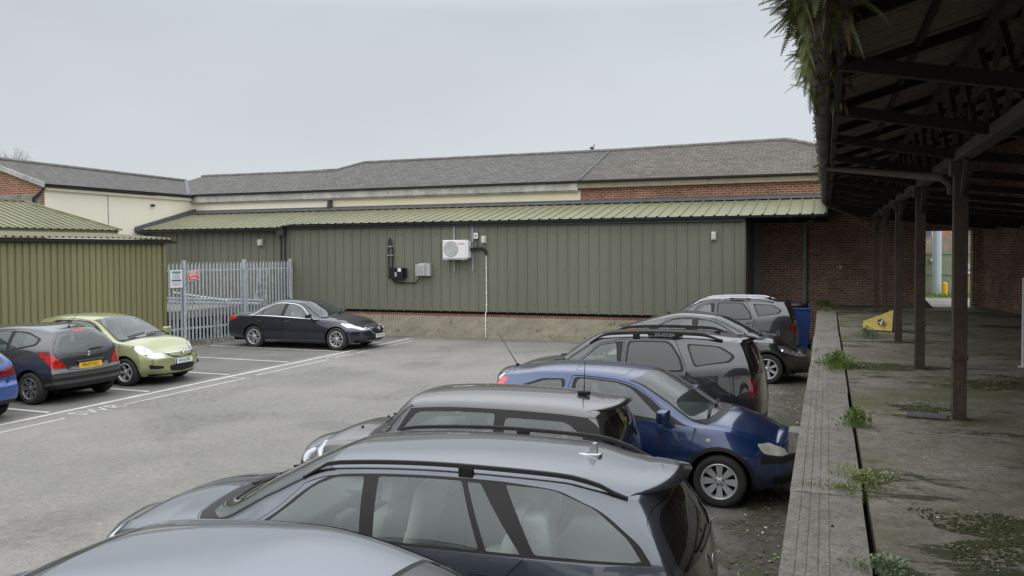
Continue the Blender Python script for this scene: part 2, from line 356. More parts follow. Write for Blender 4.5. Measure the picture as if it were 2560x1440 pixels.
# ------------------------------------------------------------------ mesh helpers
class MB:
    def __init__(s): s.v = []; s.f = []; s.mi = []; s.mats = []; s.sm = []
    def mat(s, m):
        m = M[m] if isinstance(m, str) else m
        if m not in s.mats: s.mats.append(m)
        return s.mats.index(m)
    def add(s, vs, fs, m, smooth=False):
        o = len(s.v); k = s.mat(m); s.v += [tuple(p) for p in vs]
        for f in fs: s.f.append([o+i for i in f]); s.mi.append(k); s.sm.append(smooth)
    def box(s, x0, x1, y0, y1, z0, z1, m):
        v = [(x, y, z) for z in (z0, z1) for y in (y0, y1) for x in (x0, x1)]
        s.add(v, [(0, 2, 3, 1), (4, 5, 7, 6), (0, 1, 5, 4), (2, 6, 7, 3), (0, 4, 6, 2), (1, 3, 7, 5)], m)
    def obox(s, c, ax, ay, az, m):
        c = Vector(c); ax, ay, az = Vector(ax), Vector(ay), Vector(az)
        v = [c+ax*i+ay*j+az*k for k in (-1, 1) for j in (-1, 1) for i in (-1, 1)]
        s.add(v, [(0, 2, 3, 1), (4, 5, 7, 6), (0, 1, 5, 4), (2, 6, 7, 3), (0, 4, 6, 2), (1, 3, 7, 5)], m)
    def bar(s, p, q, w, h, m, upv=(0, 0, 1)):
        p, q = Vector(p), Vector(q); d = (q-p); l = d.length/2; d.normalize(); u = Vector(upv)
        x = d.cross(u)
        if x.length < 1e-4: x = d.cross(Vector((1, 0, 0)))
        x.normalize(); z = x.cross(d)
        s.obox((p+q)/2, d*l, x*w/2, z*h/2, m)
    def tube(s, pts, r, m, n=10, caps=True, smooth=True):
        pts = [Vector(p) for p in pts]; rs = r if isinstance(r, (list, tuple)) else [r]*len(pts)
        vs = []; prev = None
        for i, p in enumerate(pts):
            d = (pts[min(i+1, len(pts)-1)]-pts[max(i-1, 0)]).normalized()
            if prev is None:
                a = d.cross(Vector((0, 0, 1)))
                if a.length < 1e-3: a = d.cross(Vector((1, 0, 0)))
            else: a = prev - d*prev.dot(d)
            a.normalize(); prev = a; b = d.cross(a)
            vs += [p+a*(math.cos(2*PI*k/n)*rs[i])+b*(math.sin(2*PI*k/n)*rs[i]) for k in range(n)]
        fs = [(i*n+k, i*n+(k+1) % n, (i+1)*n+(k+1) % n, (i+1)*n+k) for i in range(len(pts)-1) for k in range(n)]
        s.add(vs, fs, m, smooth)
        if caps:
            s.add(vs[:n], [tuple(range(n))[::-1]], m); s.add(vs[-n:], [tuple(range(n))], m)
    def lathe(s, prof, m, c=(0, 0, 0), axis='y', n=32, smooth=True):
        """prof: (radius, along-axis)"""
        vs = []
        for r, t in prof:
            for k in range(n):
                a = 2*PI*k/n; x, z = math.cos(a)*r, math.sin(a)*r
                p = {'y': (x, t, z), 'z': (x, z, t), 'x': (t, x, z)}[axis]
                vs.append((p[0]+c[0], p[1]+c[1], p[2]+c[2]))
        fs = [(i*n+k, i*n+(k+1) % n, (i+1)*n+(k+1) % n, (i+1)*n+k) for i in range(len(prof)-1) for k in range(n)]
        s.add(vs, fs, m, smooth)
    def prism(s, poly, h0, h1, m, f=lambda a, b, h: (a, b, h), smooth=False):
        n = len(poly)
        vs = [f(a, b, h0) for a, b in poly]+[f(a, b, h1) for a, b in poly]
        s.add(vs, [tuple(range(n))[::-1], tuple(range(n, 2*n))]+[(i, (i+1) % n, n+(i+1) % n, n+i) for i in range(n)], m, smooth)
    def sphere(s, c, r, m, n=12, sc=(1, 1, 1)):
        vs = []; 
        for i in range(n//2+1):
            a = PI*i/(n//2)
            for k in range(n): vs.append((c[0]+r*sc[0]*math.sin(a)*math.cos(2*PI*k/n), c[1]+r*sc[1]*math.sin(a)*math.sin(2*PI*k/n), c[2]+r*sc[2]*math.cos(a)))
        s.add(vs, [(i*n+k, i*n+(k+1) % n, (i+1)*n+(k+1) % n, (i+1)*n+k) for i in range(n//2) for k in range(n)], m, True)
    def build(s, name, parent=None, bevel=0, xf=None):
        me = bpy.data.meshes.new(name)
        v = s.v if xf is None else [tuple(xf @ Vector(p)) for p in s.v]
        me.from_pydata(v, [], s.f)
        for mm in s.mats: me.materials.append(mm)
        me.polygons.foreach_set('material_index', s.mi); me.polygons.foreach_set('use_smooth', s.sm)
        me.update()
        o = bpy.data.objects.new(name, me); col.objects.link(o)
        if parent is not None: o.parent = parent
        if bevel:
            bv = o.modifiers.new('b', 'BEVEL'); bv.width = bevel; bv.segments = 2; bv.limit_method = 'ANGLE'; bv.angle_limit = R(40)
        return o
def tag(o, label=None, cat=None, group=None, kind=None):
    if label: o['label'] = label
    if cat: o['category'] = cat
    if group: o['group'] = group
    if kind: o['kind'] = kind
    return o
def empty(name, loc=(0, 0, 0), rz=0, label=None, cat=None, group=None):
    o = bpy.data.objects.new(name, None); col.objects.link(o); o.location = loc; o.rotation_euler = (0, 0, rz); o.empty_display_size = .2
    return tag(o, label, cat, group)
def copy_tree(o, parent=None):
    c = o.copy(); col.objects.link(c); c.parent = parent
    for ch in [x for x in bpy.data.objects if x.parent == o]: copy_tree(ch, c)
    return c
def text_mesh(txt, size, m, name, parent, xf, depth=.002, bold=0.0):
    cu = bpy.data.curves.new('t', 'FONT'); cu.body = txt; cu.size = size; cu.align_x = 'CENTER'; cu.align_y = 'CENTER'; cu.extrude = depth; cu.offset = bold
    cu.resolution_u = 3
    to = bpy.data.objects.new('t', cu); col.objects.link(to)
    bpy.context.view_layer.update()
    dg = bpy.context.evaluated_depsgraph_get()
    me = bpy.data.meshes.new_from_object(to.evaluated_get(dg)); bpy.data.objects.remove(to); bpy.data.curves.remove(cu)
    me.transform(xf); me.materials.clear(); me.materials.append(M[m] if isinstance(m, str) else m)
    o = bpy.data.objects.new(name, me); col.objects.link(o); o.parent = parent; me.name = name
    return o
def basis(c, x, y):
    x = Vector(x).normalized(); y = Vector(y); y = (y-x*x.dot(y)).normalized(); z = x.cross(y)
    mt = Matrix.Identity(4)
    for i in range(3): mt[i][0] = x[i]; mt[i][1] = y[i]; mt[i][2] = z[i]; mt[i][3] = c[i]
    return mt
def rbox(mb, c, sx, sy, sz, m, r=.03, n=3, tilt=0.0):
    """rounded box made from a super-ellipsoid-like shell; tilt leans it about y"""
    vs = []; nu, nv = 16, 10
    def sg(x, e): return math.copysign(abs(x)**e, x)
    for i in range(nv+1):
        a = -PI/2+PI*i/nv
        for k in range(nu):
            b = 2*PI*k/nu
            x = sx/2*sg(math.cos(a), .35)*sg(math.cos(b), .35); y = sy/2*sg(math.cos(a), .35)*sg(math.sin(b), .35); z = sz/2*sg(math.sin(a), .35)
            x2 = x*math.cos(tilt)+z*math.sin(tilt); z2 = -x*math.sin(tilt)+z*math.cos(tilt)
            vs.append((c[0]+x2, c[1]+y, c[2]+z2))
    mb.add(vs, [(i*nu+k, i*nu+(k+1) % nu, (i+1)*nu+(k+1) % nu, (i+1)*nu+k) for i in range(nv) for k in range(nu)], m, True)

# ------------------------------------------------------------------ car bodies
def pchip(pts):
    pts = sorted(pts); x = np.array([p[0] for p in pts], float); y = np.array([p[1] for p in pts], float)
    h = np.diff(x); d = np.diff(y)/h; n = len(x); t = np.zeros(n)
    for i in range(1, n-1):
        if d[i-1]*d[i] > 0:
            w1, w2 = 2*h[i]+h[i-1], h[i]+2*h[i-1]; t[i] = (w1+w2)/(w1/d[i-1]+w2/d[i])
    t[0], t[-1] = d[0], d[-1]
    def f(q):
        q = np.clip(np.asarray(q, float), x[0], x[-1]); i = np.clip(np.searchsorted(x, q, side='right')-1, 0, n-2)
        s = (q-x[i])/h[i]; s2, s3 = s*s, s*s*s
        return (2*s3-3*s2+1)*y[i]+(s3-2*s2+s)*h[i]*t[i]+(-2*s3+3*s2)*y[i+1]+(s3-s2)*h[i]*t[i+1]
    return f
CAP = .5; VS = .35
class Shell:
    def __init__(s, S):
        s.u0, s.u1 = S['u']; s.bf, s.br = S['bulge']
        for k in ('zc', 'zb', 'zr', 'Wr', 'Wb', 'W', 'zs', 'zw'): setattr(s, k, pchip(S[k]))
        s.F = pchip(S['front']); s.B = pchip(S['rear']); s.uF, s.uR = S['shear']
        s.pw = S.get('pw', .85); s.gb = S.get('gb', .022); s.crown = S.get('crown', .8); s.fd = S.get('fd', .05); s.xc = S['meta']['xcowl']
        us = np.linspace(s.u0-CAP, s.u1+CAP, 190); vv = np.linspace(0, 5, 121)
        s.TU, s.TV = np.meshgrid(us, vv, indexing='ij'); s.TX, s.TY, s.TZ = s.pos(s.TU, s.TV)
    def pos(s, U, V):
        U = np.asarray(U, float); V = np.clip(np.asarray(V, float), 0, 5); U, V = np.broadcast_arrays(U, V)
        u = np.clip(U, s.u0, s.u1)
        W, Wb, Wr = s.W(u), s.Wb(u), s.Wr(u); zs, zw, zb, zr, zc = s.zs(u), s.zw(u), s.zb(u), s.zr(u), s.zc(u)
        Py = [W-.09, W-.018, W, Wb]; Pz = [zs, zs+(zw-zs)*.33, zw, zb]
        i = np.clip(np.floor(V).astype(int), 0, 2); t = np.clip(V, 0, 3)-i
        def cr(P):
            P = np.stack(P); g = lambda k: np.take_along_axis(P.reshape(4, -1), np.clip(k, 0, 3).reshape(1, -1), 0).reshape(i.shape)
            a, b = g(i), g(i+1); ta = np.where(i == 0, b-a, (b-g(i-1))/2); tb = np.where(i == 2, b-a, (g(i+2)-a)/2)
            t2, t3 = t*t, t*t*t
            return (2*t3-3*t2+1)*a+(t3-2*t2+t)*ta+(-2*t3+3*t2)*b+(t3-t2)*tb
        y, z = cr(Py), cr(Pz)
        q = np.clip(V-3, 0, 1); hgt = np.clip((zr-zb)/.35, 0, 1)
        y4 = Wb+(Wr-Wb)*q+s.gb*np.sin(PI*q)*hgt; z4 = zb+(zr-zb)*q
        a = np.clip(V-4, 0, 1)*PI/2
        y5 = Wr*np.cos(a)**s.crown; hb = np.clip((u-s.xc+.05)/.35, 0, 1); z5 = zr+(zc-zr)*(np.sin(a)*(1-hb)+hb*(1-(np.cos(a)**s.crown)**2))
        y = np.where(V > 4, y5, np.where(V > 3, y4, y)); z = np.where(V > 4, z5, np.where(V > 3, z4, z))
        tf = np.clip((U-s.u1)/CAP, 0, 1)*PI/2; tr = np.clip((s.u0-U)/CAP, 0, 1)*PI/2
        y = y*np.clip(np.cos(tf), 0, 1)**s.pw*np.clip(np.cos(tr), 0, 1)**s.pw
        sm = lambda k: k*k*(3-2*k)
        z = z-s.fd*(1-np.cos(tf))*np.clip(V-2, 0, 1)
        x = u+s.bf*np.sin(tf)-s.br*np.sin(tr)
        x = x+s.F(z)*sm(np.clip((u-s.uF)/(s.u1-s.uF), 0, 1))+s.B(z)*sm(np.clip((s.uR-u)/(s.uR-s.u0), 0, 1))
        return x, y, z
    def P(s, U, V): x, y, z = s.pos(U, V); return Vector((float(x), float(y), float(z)))
    def nrm(s, U, V):
        e = 4e-3
        ua, ub = np.clip(U-e, s.u0-CAP+1e-3, None), np.clip(U+e, None, s.u1+CAP-1e-3)
        # near the centre line shift to one side, then force symmetry
        a = np.stack(s.pos(ub, V))-np.stack(s.pos(ua, V)); va, vb = np.clip(V-e*4, 0, 5), np.clip(V+e*4, 0, 5)
        b = np.stack(s.pos(U, vb))-np.stack(s.pos(U, va))
        n = np.cross(a.T, b.T)
        l = np.linalg.norm(n, axis=1); bad = l < 1e-9; l[bad] = 1; n = n/l[:, None]
        return n, bad
    def u_at_x(s, x, v):
        a, b = s.u0-CAP, s.u1+CAP
        for _ in range(40):
            c = (a+b)/2
            if s.pos(c, v)[0] < x: a = c
            else: b = c
        return (a+b)/2
    def inv(s, view, p, q):
        T = {'f': (s.TY, s.TZ), 'r': (s.TY, s.TZ), 's': (s.TX, s.TZ), 't': (s.TX, s.TY)}[view]
        d = (T[0]-p)**2+(T[1]-q)**2
        L0, L1 = s.u0, s.u1
        if view == 'f': d = d+(s.TU < s.uF)*9
        if view == 'r': d = d+(s.TU > s.uR)*9
        if view == 's': d = d+(s.TV > 4.3)*9
        if view == 't': d = d+(s.TV < 3.0)*9
        k = np.unravel_index(np.argmin(d), d.shape); U, V = s.TU[k], s.TV[k]
        ix = {'f': (1, 2), 'r': (1, 2), 's': (0, 2), 't': (0, 1)}[view]
        for _ in range(6):
            g = lambda a, b: np.array([float(c) for c in s.pos(a, b)])[list(ix)]
            f0 = g(U, V)-np.array([p, q]); e = 1e-4
            J = np.stack([(g(U+e, V)-g(U-e, V))/(2*e), (g(U, V+e)-g(U, V-e))/(2*e)], 1)
            try: st = np.linalg.lstsq(J, -f0, rcond=.02)[0]
            except Exception: break
            st = np.clip(st, -.05, .05); U = float(np.clip(U+st[0], s.u0-CAP, s.u1+CAP)); V = float(np.clip(V+st[1], 0, 5))
        return U, V
    def to_uv(s, p):
        if p[0] == 'U': return p[1], p[2]
        if p[0] == 'v': return s.u_at_x(p[1], min(p[2], 4.999)), p[2]
        return s.inv(*p)
def pip(poly, X, Y):
    poly = np.asarray(poly); x, y = poly[:, 0], poly[:, 1]; ins = np.zeros(len(X), bool); j = len(x)-1
    for i in range(len(x)):
        c = ((y[i] > Y) != (y[j] > Y)) & (X < (x[j]-x[i])*(Y-y[i])/(y[j]-y[i]+1e-15)+x[i]); ins ^= c; j = i
    return ins
def roundpoly(pts, r, step=.05):
    """pts in scaled param space; corners cut with radius r (list or number), edges subdivided"""
    n = len(pts); o = []
    for i in range(n):
        p0, p1, p2 = (np.array(pts[(i+k) % n], float) for k in (-1, 0, 1)); rr = r[i] if isinstance(r, (list, tuple)) else r
        a, b = p0-p1, p2-p1; la, lb = np.linalg.norm(a), np.linalg.norm(b); k = min(rr, la*.48, lb*.48)
        if k < .002: o.append(p1)
        else:
            A, B = p1+a/la*k, p1+b/lb*k
            for t in (0, .2, .4, .6, .8, 1): o.append((1-t)**2*A+2*t*(1-t)*p1+t*t*B)
    q = []
    for i in range(len(o)):
        a, b = o[i], o[(i+1) % len(o)]; l = np.linalg.norm(b-a); k = max(1, int(l/step))
        q += [a+(b-a)*t/k for t in range(k)]
    return q
def shrink(poly, d):
    n = len(poly); P = np.array(poly); A = 0.5*np.sum(P[:, 0]*np.roll(P[:, 1], -1)-np.roll(P[:, 0], -1)*P[:, 1]); sg = 1 if A > 0 else -1
    o = []
    for i in range(n):
        t = P[(i+1) % n]-P[i-1]; l = np.linalg.norm(t) or 1; nn = np.array([-t[1], t[0]])/l*sg; o.append(P[i]+nn*d)
    return o
def car_shell(S, root, mats):
    """regions: dict(name, pts, r, mat, side, off, gap, sub) -> child meshes; the rest is the body"""
    sh = Shell(S)
    st = S.get('step', .055)
    us = list(np.arange(sh.u0, sh.u1, st))+[sh.u1]; us = [sh.u0-CAP*k/14 for k in range(14, 0, -1)]+us+[sh.u1+CAP*k/14 for k in range(1, 15)]
    vs = [0, .5]+list(np.linspace(1, 3, 10))+list(np.linspace(3, 4, 7))[1:]+list(np.linspace(4, 5, 12))[1:]
    pts = [(u, v*VS) for u in us for v in vs]; edges = []
    Vmax = 5*VS
    def addloop(loop, close=True):
        o = len(pts); loop = [(float(min(max(a, us[0]), us[-1])), float(min(max(b, 0), Vmax))) for a, b in loop]
        pts.extend(loop); n = len(loop); edges.extend([(o+i, o+(i+1) % n) for i in range(n if close else n-1)])
    # border of the domain
    for vrow in (0, Vmax):
        addloop([(u, vrow) for u in us], False)
    regs = []
    for rg in S['regions']:
        P_ = rg['pts']
        dense = []; rad = []; rr_ = rg.get('r', .03)
        n = len(P_)
        for i in range(n):
            a, b = P_[i], P_[(i+1) % n]
            dense.append(a); rad.append(rr_[i] if isinstance(rr_, (list, tuple)) else rr_)
            if a[0] == b[0] and rg.get('dense', True):
                k = max(1, int(math.hypot(b[1]-a[1], (b[2]-a[2])*(1 if a[0] != 'v' else .4))/.25))
                dense += [(a[0], a[1]+(b[1]-a[1])*t/k, a[2]+(b[2]-a[2])*t/k) for t in range(1, k)]; rad += [.0]*(k-1)
        conv = [sh.to_uv(p) for p in dense]; conv = [(u, v*VS) for u, v in conv]
        loop = roundpoly(conv, rad)
        if rg.get('gap'):
            inner = [np.array(b) if abs(float(sh.pos(b[0], b[1]/VS)[1])) < .006 else a for a, b in zip(shrink(loop, rg['gap']), loop)]; regs.append((rg, inner)); regs.append((dict(name='_gap', mat='seam', gapof=rg), loop)); addloop(inner); addloop(loop)
        else: regs.append((rg, loop)); addloop(loop)
    arches = S['arches']
    for (xa, za, ra) in arches:
        lp = []
        for k in range(0, 41):
            a = -PI*.12+PI*1.24*k/40; x, z = xa+ra*math.cos(a), za+ra*math.sin(a)
            if z > float(sh.zs(x))+.004:
                u, v = sh.inv('s', x, z); lp.append((u, v*VS))
        lp = [(lp[0][0], 0)]+lp+[(lp[-1][0], 0)]
        addloop(lp)
    vo, eo, fo = delaunay_2d_cdt([Vector(p) for p in pts], edges, [], 0, 1e-4)[:3]
    V2 = np.array([(p.x, p.y) for p in vo]); F = np.array([f for f in fo if len(f) == 3])
    c = V2[F].mean(1); cu, cv = c[:, 0], c[:, 1]/VS
    inside = (cv > 0) & (cv < 5) & (cu > us[0]) & (cu < us[-1])
    cx, cy, cz = sh.pos(cu, cv)
    lab = np.zeros(len(F), int)
    for k, (rg, loop) in reversed(list(enumerate(regs))):
        lab[pip(loop, cu, cv*VS)] = k+1
    for (xa, za, ra) in arches:
        inside &= ~(((cx-xa)**2+(cz-za)**2 < (ra-.002)**2) & (cv < 3))
    X, Y, Z = sh.pos(V2[:, 0], V2[:, 1]/VS); P3 = np.stack([X, Y, Z], 1)
    nr, bad = sh.nrm(V2[:, 0], V2[:, 1]/VS)
    # orient outward
    ctr = np.array([0, 0, .6]); outv = P3-ctr; outv[:, 0] = 0
    flip = np.sum(nr*outv, 1) < 0
    capm = (V2[:, 0] < sh.u0-.02) | (V2[:, 0] > sh.u1+.02); dirx = np.where(V2[:, 0] > (sh.u0+sh.u1)/2, 1, -1)
    flip = np.where(capm & (np.abs(nr[:, 0]) > .25), nr[:, 0]*dirx < 0, flip)
    nr[flip] *= -1
    nr[bad] = np.stack([dirx[bad], 0*dirx[bad], 0*dirx[bad]], 1)
    onc = (Y < 1e-3); nr[onc, 1] = 0; ln = np.linalg.norm(nr, axis=1); ln[ln < 1e-6] = 1; nr /= ln[:, None]
    def emit(name, sel, mat_list, mi, parent, sides, off=0.0, thick=0):
        ids = np.unique(F[sel]); mp = {int(a): b for b, a in enumerate(ids)}
        Pn = P3[ids]+nr[ids]*off; Nn = nr[ids]; f = [[mp[int(i)] for i in t] for t in F[sel]]; mm = list(mi)
        # winding
        ff = []
        for t in f:
            g = np.cross(Pn[t[1]]-Pn[t[0]], Pn[t[2]]-Pn[t[0]])
            ff.append(t if np.dot(g, Nn[t[0]]+Nn[t[1]]+Nn[t[2]]) > 0 else t[::-1])
        obs = []
        for grp in sides:
            vv, nn, fc, mk = [], [], [], []
            for sgn in grp:
                o = len(vv); q = Pn.copy(); q[:, 1] *= sgn; w = Nn.copy(); w[:, 1] *= sgn
                vv += [tuple(a) for a in q]; nn += [tuple(a) for a in w]
                fc += [[o+i for i in (t if sgn > 0 else t[::-1])] for t in ff]; mk += mm
            me = bpy.data.meshes.new(name); me.from_pydata(vv, [], fc)
            for mt in mat_list: me.materials.append(M[mt] if isinstance(mt, str) else mt)
            me.polygons.foreach_set('material_index', mk); me.polygons.foreach_set('use_smooth', [True]*len(fc))
            me.update(); me.normals_split_custom_set_from_vertices(nn)
            ob = bpy.data.objects.new(name, me); col.objects.link(ob); ob.parent = parent; obs.append(ob)
        return obs
    made = {}
    body = inside & (lab == 0)
    gapsel = np.zeros(len(F), bool); 
    gl = [k+1 for k, (rg, _) in enumerate(regs) if rg['name'] == '_gap' or rg.get('inbody')]
    mlist = [mats['paint'], 'seam']; mi = []
    sel = inside & ((lab == 0) | np.isin(lab, gl))
    for l in lab[sel]:
        if l == 0: mi.append(0)
        else:
            mn = regs[l-1][0]['mat']; mn = mats.get(mn, mn)
            if mn not in mlist: mlist.append(mn)
            mi.append(mlist.index(mn))
    made['body'] = emit('body', sel, mlist, mi, root, [(1, -1)])
    for k, (rg, _) in sorted(enumerate(regs), key=lambda t: bool(t[1][0].get('sub'))):
        if rg['name'] == '_gap' or rg.get('inbody'): continue
        s_ = inside & (lab == k+1)
        if not s_.any(): print('EMPTY REGION', rg['name']); continue
        sides = [(1,), (-1,)] if rg.get('side') else [(1, -1)]
        mt = mats.get(rg['mat'], rg['mat'])
        par = root
        obs = []
        if rg.get('sub') and rg['sub'] in made and len(made[rg['sub']]) == len(sides):
            for q, sd_ in enumerate(sides): obs += emit(rg['name'], s_, [mt], [0]*int(s_.sum()), made[rg['sub']][q], [sd_], rg.get('off', 0))
        else: obs = emit(rg['name'], s_, [mt], [0]*int(s_.sum()), root, sides, rg.get('off', 0))
        made.setdefault(rg['name'], obs)
        if rg.get('key'): made[rg['key']] = obs
    # arch returns, liners and floor
    mb = MB()
    for (xa, za, ra) in arches:
        pr = []
        for k in range(0, 33):
            a = -PI*.1+PI*1.2*k/32; x, z = xa+ra*math.cos(a), za+ra*math.sin(a)
            if z < float(sh.zs(x)): continue
            u, v = sh.inv('s', x, z); p = sh.P(u, v); pr.append((p.x, p.y, p.z))
        for sg in (1, -1):
            n = len(pr)
            vv = [(x, y*sg, z) for x, y, z in pr]+[(x, (y-.035)*sg, z) for x, y, z in pr]
            mb.add(vv, [(i, i+1, n+i+1, n+i) for i in range(n-1)], mats.get('archin', mats['paint']), True)
            vv = [(x, (y-.03)*sg, z) for x, y, z in pr]+[(x, .50*sg, z) for x, y, z in pr]
            mb.add(vv, [(i, i+1, n+i+1, n+i) for i in range(n-1)], 'under', True)
            mb.add([(x, .50*sg, z) for x, y, z in pr], [tuple(range(n))], 'under')
    x0, x1 = S['floor']; w_ = float(sh.W((x0+x1)/2))-.10; zf = float(sh.zs((x0+x1)/2))
    xr, xf = sorted(a[0] for a in arches); ra = arches[0][2]
    mb.box(xr+ra, xf-ra, -w_, w_, zf-.01, zf+.10, 'under')
    mb.box(x0, x1, -.5, .5, zf-.0, zf+.12, 'under')
    for a, b in ((x0, xr-ra-.02), (xf+ra+.02, x1)):
        if b > a: mb.box(a, b, -w_+.12, w_-.12, zf+.02, zf+.1, 'under')
    made['under'] = [mb.build('underbody', root)]
    return sh, made

def wheel_set(S, root, half, Rt, Rr, style, ns, axles, matr='alloy', tw=.20, steer=0):
    def tyre():
        mb = MB(); w = tw/2; prof = [(Rr-.005, -w+.02), (Rr+.012, -w+.004), (Rt-.045, -w), (Rt-.018, -w+.008), (Rt-.004, -w+.028), (Rt, -w+.055), (Rt, w-.055), (Rt-.004, w-.028), (Rt-.018, w-.008), (Rt-.045, w), (Rr+.012, w-.004), (Rr-.005, w-.02)]
        mb.lathe(prof, 'rubber', n=40); return mb
    def rim():
        mb = MB(); w = tw/2
        mb.lathe([(Rr+.004, w-.012), (Rr-.004, w-.002), (Rr-.016, w-.006), (Rr-.022, w-.03), (Rr-.03, -w*.3)], matr, n=40)
        yo = w-.016; hub = .062
        for k in range(ns):
            a = 2*PI*k/ns; ca, sa = math.cos(a), math.sin(a)
            if style == 'flat': w0, w1 = .018, .040
            elif style == 'twin': w0, w1 = .010, .013
            elif style == 'wide': w0, w1 = .020, .042 if ns > 6 else .058
            else: w0, w1 = .022, .030
            offs = [0] if style != 'twin' else [-.055, .055]
            for of in offs:
                pr = [(hub*.6, -w0), (Rr-.012, -w1), (Rr-.012, w1), (hub*.6, w0)]
                if style == 'twin': pr = [(hub*.7, -w0+of*.25), (Rr-.012, -w1+of), (Rr-.012, w1+of), (hub*.7, w0+of*.25)]
                f = lambda r, t, h: (r*ca-t*sa, h-(.022 if r < Rr*.6 else 0), r*sa+t*ca)
                mb.prism(pr, yo-.03, yo, matr, f)
        mb.lathe([(0, yo-.012), (.028, yo-.012), (.032, yo-.016), (hub, yo-.022), (hub+.006, yo-.05)], matr, n=24)
        for k in range(5):
            a = 2*PI*k/5+.3; mb.lathe([(0, 0), (.009, 0), (.009, -.02)], 'hubdark', c=(math.cos(a)*.047, yo-.016, math.sin(a)*.047), n=10)
        return mb
    def core():
        mb = MB(); w = tw/2
        mb.lathe([(0, w-.085), (Rr-.06, w-.085), (Rr-.06, w-.10), (.02, w-.10)], 'hubdark', n=24)
        mb.lathe([(0, -w*.2), (Rr-.01, -w*.2)], 'hubdark', n=24)
        return mb
    first = None
    for xa in axles:
        for sg in (1, -1):
            if first is None:
                o = core().build('wheel'); t = tyre().build('tyre', o); r_ = rim().build('rim', o); first = o; o.parent = root
            else:
                o = copy_tree(first, root)
            o.location = (xa, sg*(half-tw/2-.012), Rt)
            rz = 0 if sg > 0 else PI
            if steer and xa == max(axles): rz += steer
            o.rotation_euler = (0, random.random()*6, 0) if sg > 0 else (0, random.random()*6, PI)
            if sg > 0: o.rotation_euler = (0, 0, rz)
            else: o.rotation_euler = (0, 0, rz)
def interior(root, xs, half, zf, beltz, m='seat', rhd=True, dashx=None, roofz=1.4, rear=True):
    """xs: (front seat x, rear bench x); RHD: driver on -y"""
    for xq, ys in ((xs[0], (-.36, .36)),):
        for y in ys:
            mb = MB(); rbox(mb, (xq+.22, y, zf+.20), .50, .48, .16, m); rbox(mb, (xq-.06, y, zf+.50), .13, .47, .60, m, tilt=-.22)
            mb.tube([(xq-.13, y-.06, zf+.78), (xq-.15, y-.06, zf+.88)], .008, 'satin', 6); mb.tube([(xq-.13, y+.06, zf+.78), (xq-.15, y+.06, zf+.88)], .008, 'satin', 6)
            rbox(mb, (xq-.155, y, zf+.93), .09, .27, .18, m, tilt=-.15)
            mb.build('front_seat', root)
    if rear:
        mb = MB(); rbox(mb, (xs[1]+.22, 0, zf+.20), .50, half*1.5, .16, m); rbox(mb, (xs[1]-.04, 0, zf+.48), .14, half*1.5, .56, m, tilt=-.25)
        for y in (-.38, 0, .38): rbox(mb, (xs[1]-.13, y, zf+.82), .08, .25, .15, m, tilt=-.2)
        mb.build('rear_seat', root)
    dx = dashx
    mb = MB(); rbox(mb, (dx, 0, beltz-.10), .46, half*1.72, .20, 'dash'); rbox(mb, (dx-.22, 0, beltz-.28), .20, .30, .40, 'dash')
    rbox(mb, (dx-.2, -.36, beltz-.01), .16, .32, .07, 'dash'); mb.build('dashboard', root)
    mb = MB(); c = Vector((dx-.36, -.36, beltz-.08)); nrm = Vector((-.85, 0, .5)).normalized(); a = Vector((0, 1, 0)); b = nrm.cross(a)
    ring = [c+(a*math.cos(t)+b*math.sin(t))*.185 for t in np.linspace(0, 2*PI, 25)]
    mb.tube(ring, .014, 'dash', 8, False); 
    for t in (.2, PI-.2, -PI/2): mb.tube([c, c+(a*math.cos(t)+b*math.sin(t))*.18], .014, 'dash', 6)
    mb.sphere(c, .05, 'dash', 10, (.5, 1, 1)); mb.tube([c, c+Vector((.25, 0, -.08))], .03, 'dash', 8); mb.build('steering_wheel', root)
    mb = MB(); rbox(mb, (dx-.28, 0, roofz-.10), .03, .22, .06, 'dash'); mb.build('rear_view_mirror', root)
def mirror(root, c, m, sg, sx=.13, sy=.20, sz=.13):
    mb = MB(); rbox(mb, (0, 0, 0), sx, sy, sz, m); mb.bar((-.0, -.13, -.07), (0, 0, -.03), .06, .03, 'blacktrim')
    mb.box(-sx/2-.004, -sx/2+.004, -sy/2+.03, sy/2-.03, -sz/2+.025, sz/2-.025, 'chrome')
    o = mb.build('door_mirror', root)
    o.location = (c[0], c[1]*sg, c[2]); 
    if sg < 0: o.scale = (1, -1, 1)
    return o
def surf_box(sh, root, view, a, b, l, h, d, m, name, sides=(1, -1), sub=None, rnd=True):
    u, v = sh.inv(view, a, b) if view != 'v' else (sh.u_at_x(a, b), b)
    p = sh.P(u, v); n, _ = sh.nrm(np.array([u]), np.array([v])); n = Vector(n[0])
    if n.y < 0 and p.y > .05: n = -n
    obs = []
    for sg in sides:
        mb = MB(); q = Vector((p.x, p.y*sg, p.z)); nn = Vector((n.x, n.y*sg, n.z))
        ax = Vector((1, 0, 0)) - nn*nn.x; ax.normalize(); az = nn.cross(ax)
        if rnd:
            rbox(mb, (0, 0, 0), l, h, d, m); mt = basis(q+nn*d*.35, ax, az); obs.append(mb.build(name, root, xf=mt))
        else: mb.obox(q+nn*d*.5, ax*l/2, az*h/2, nn*d/2, m); obs.append(mb.build(name, root))
    return obs
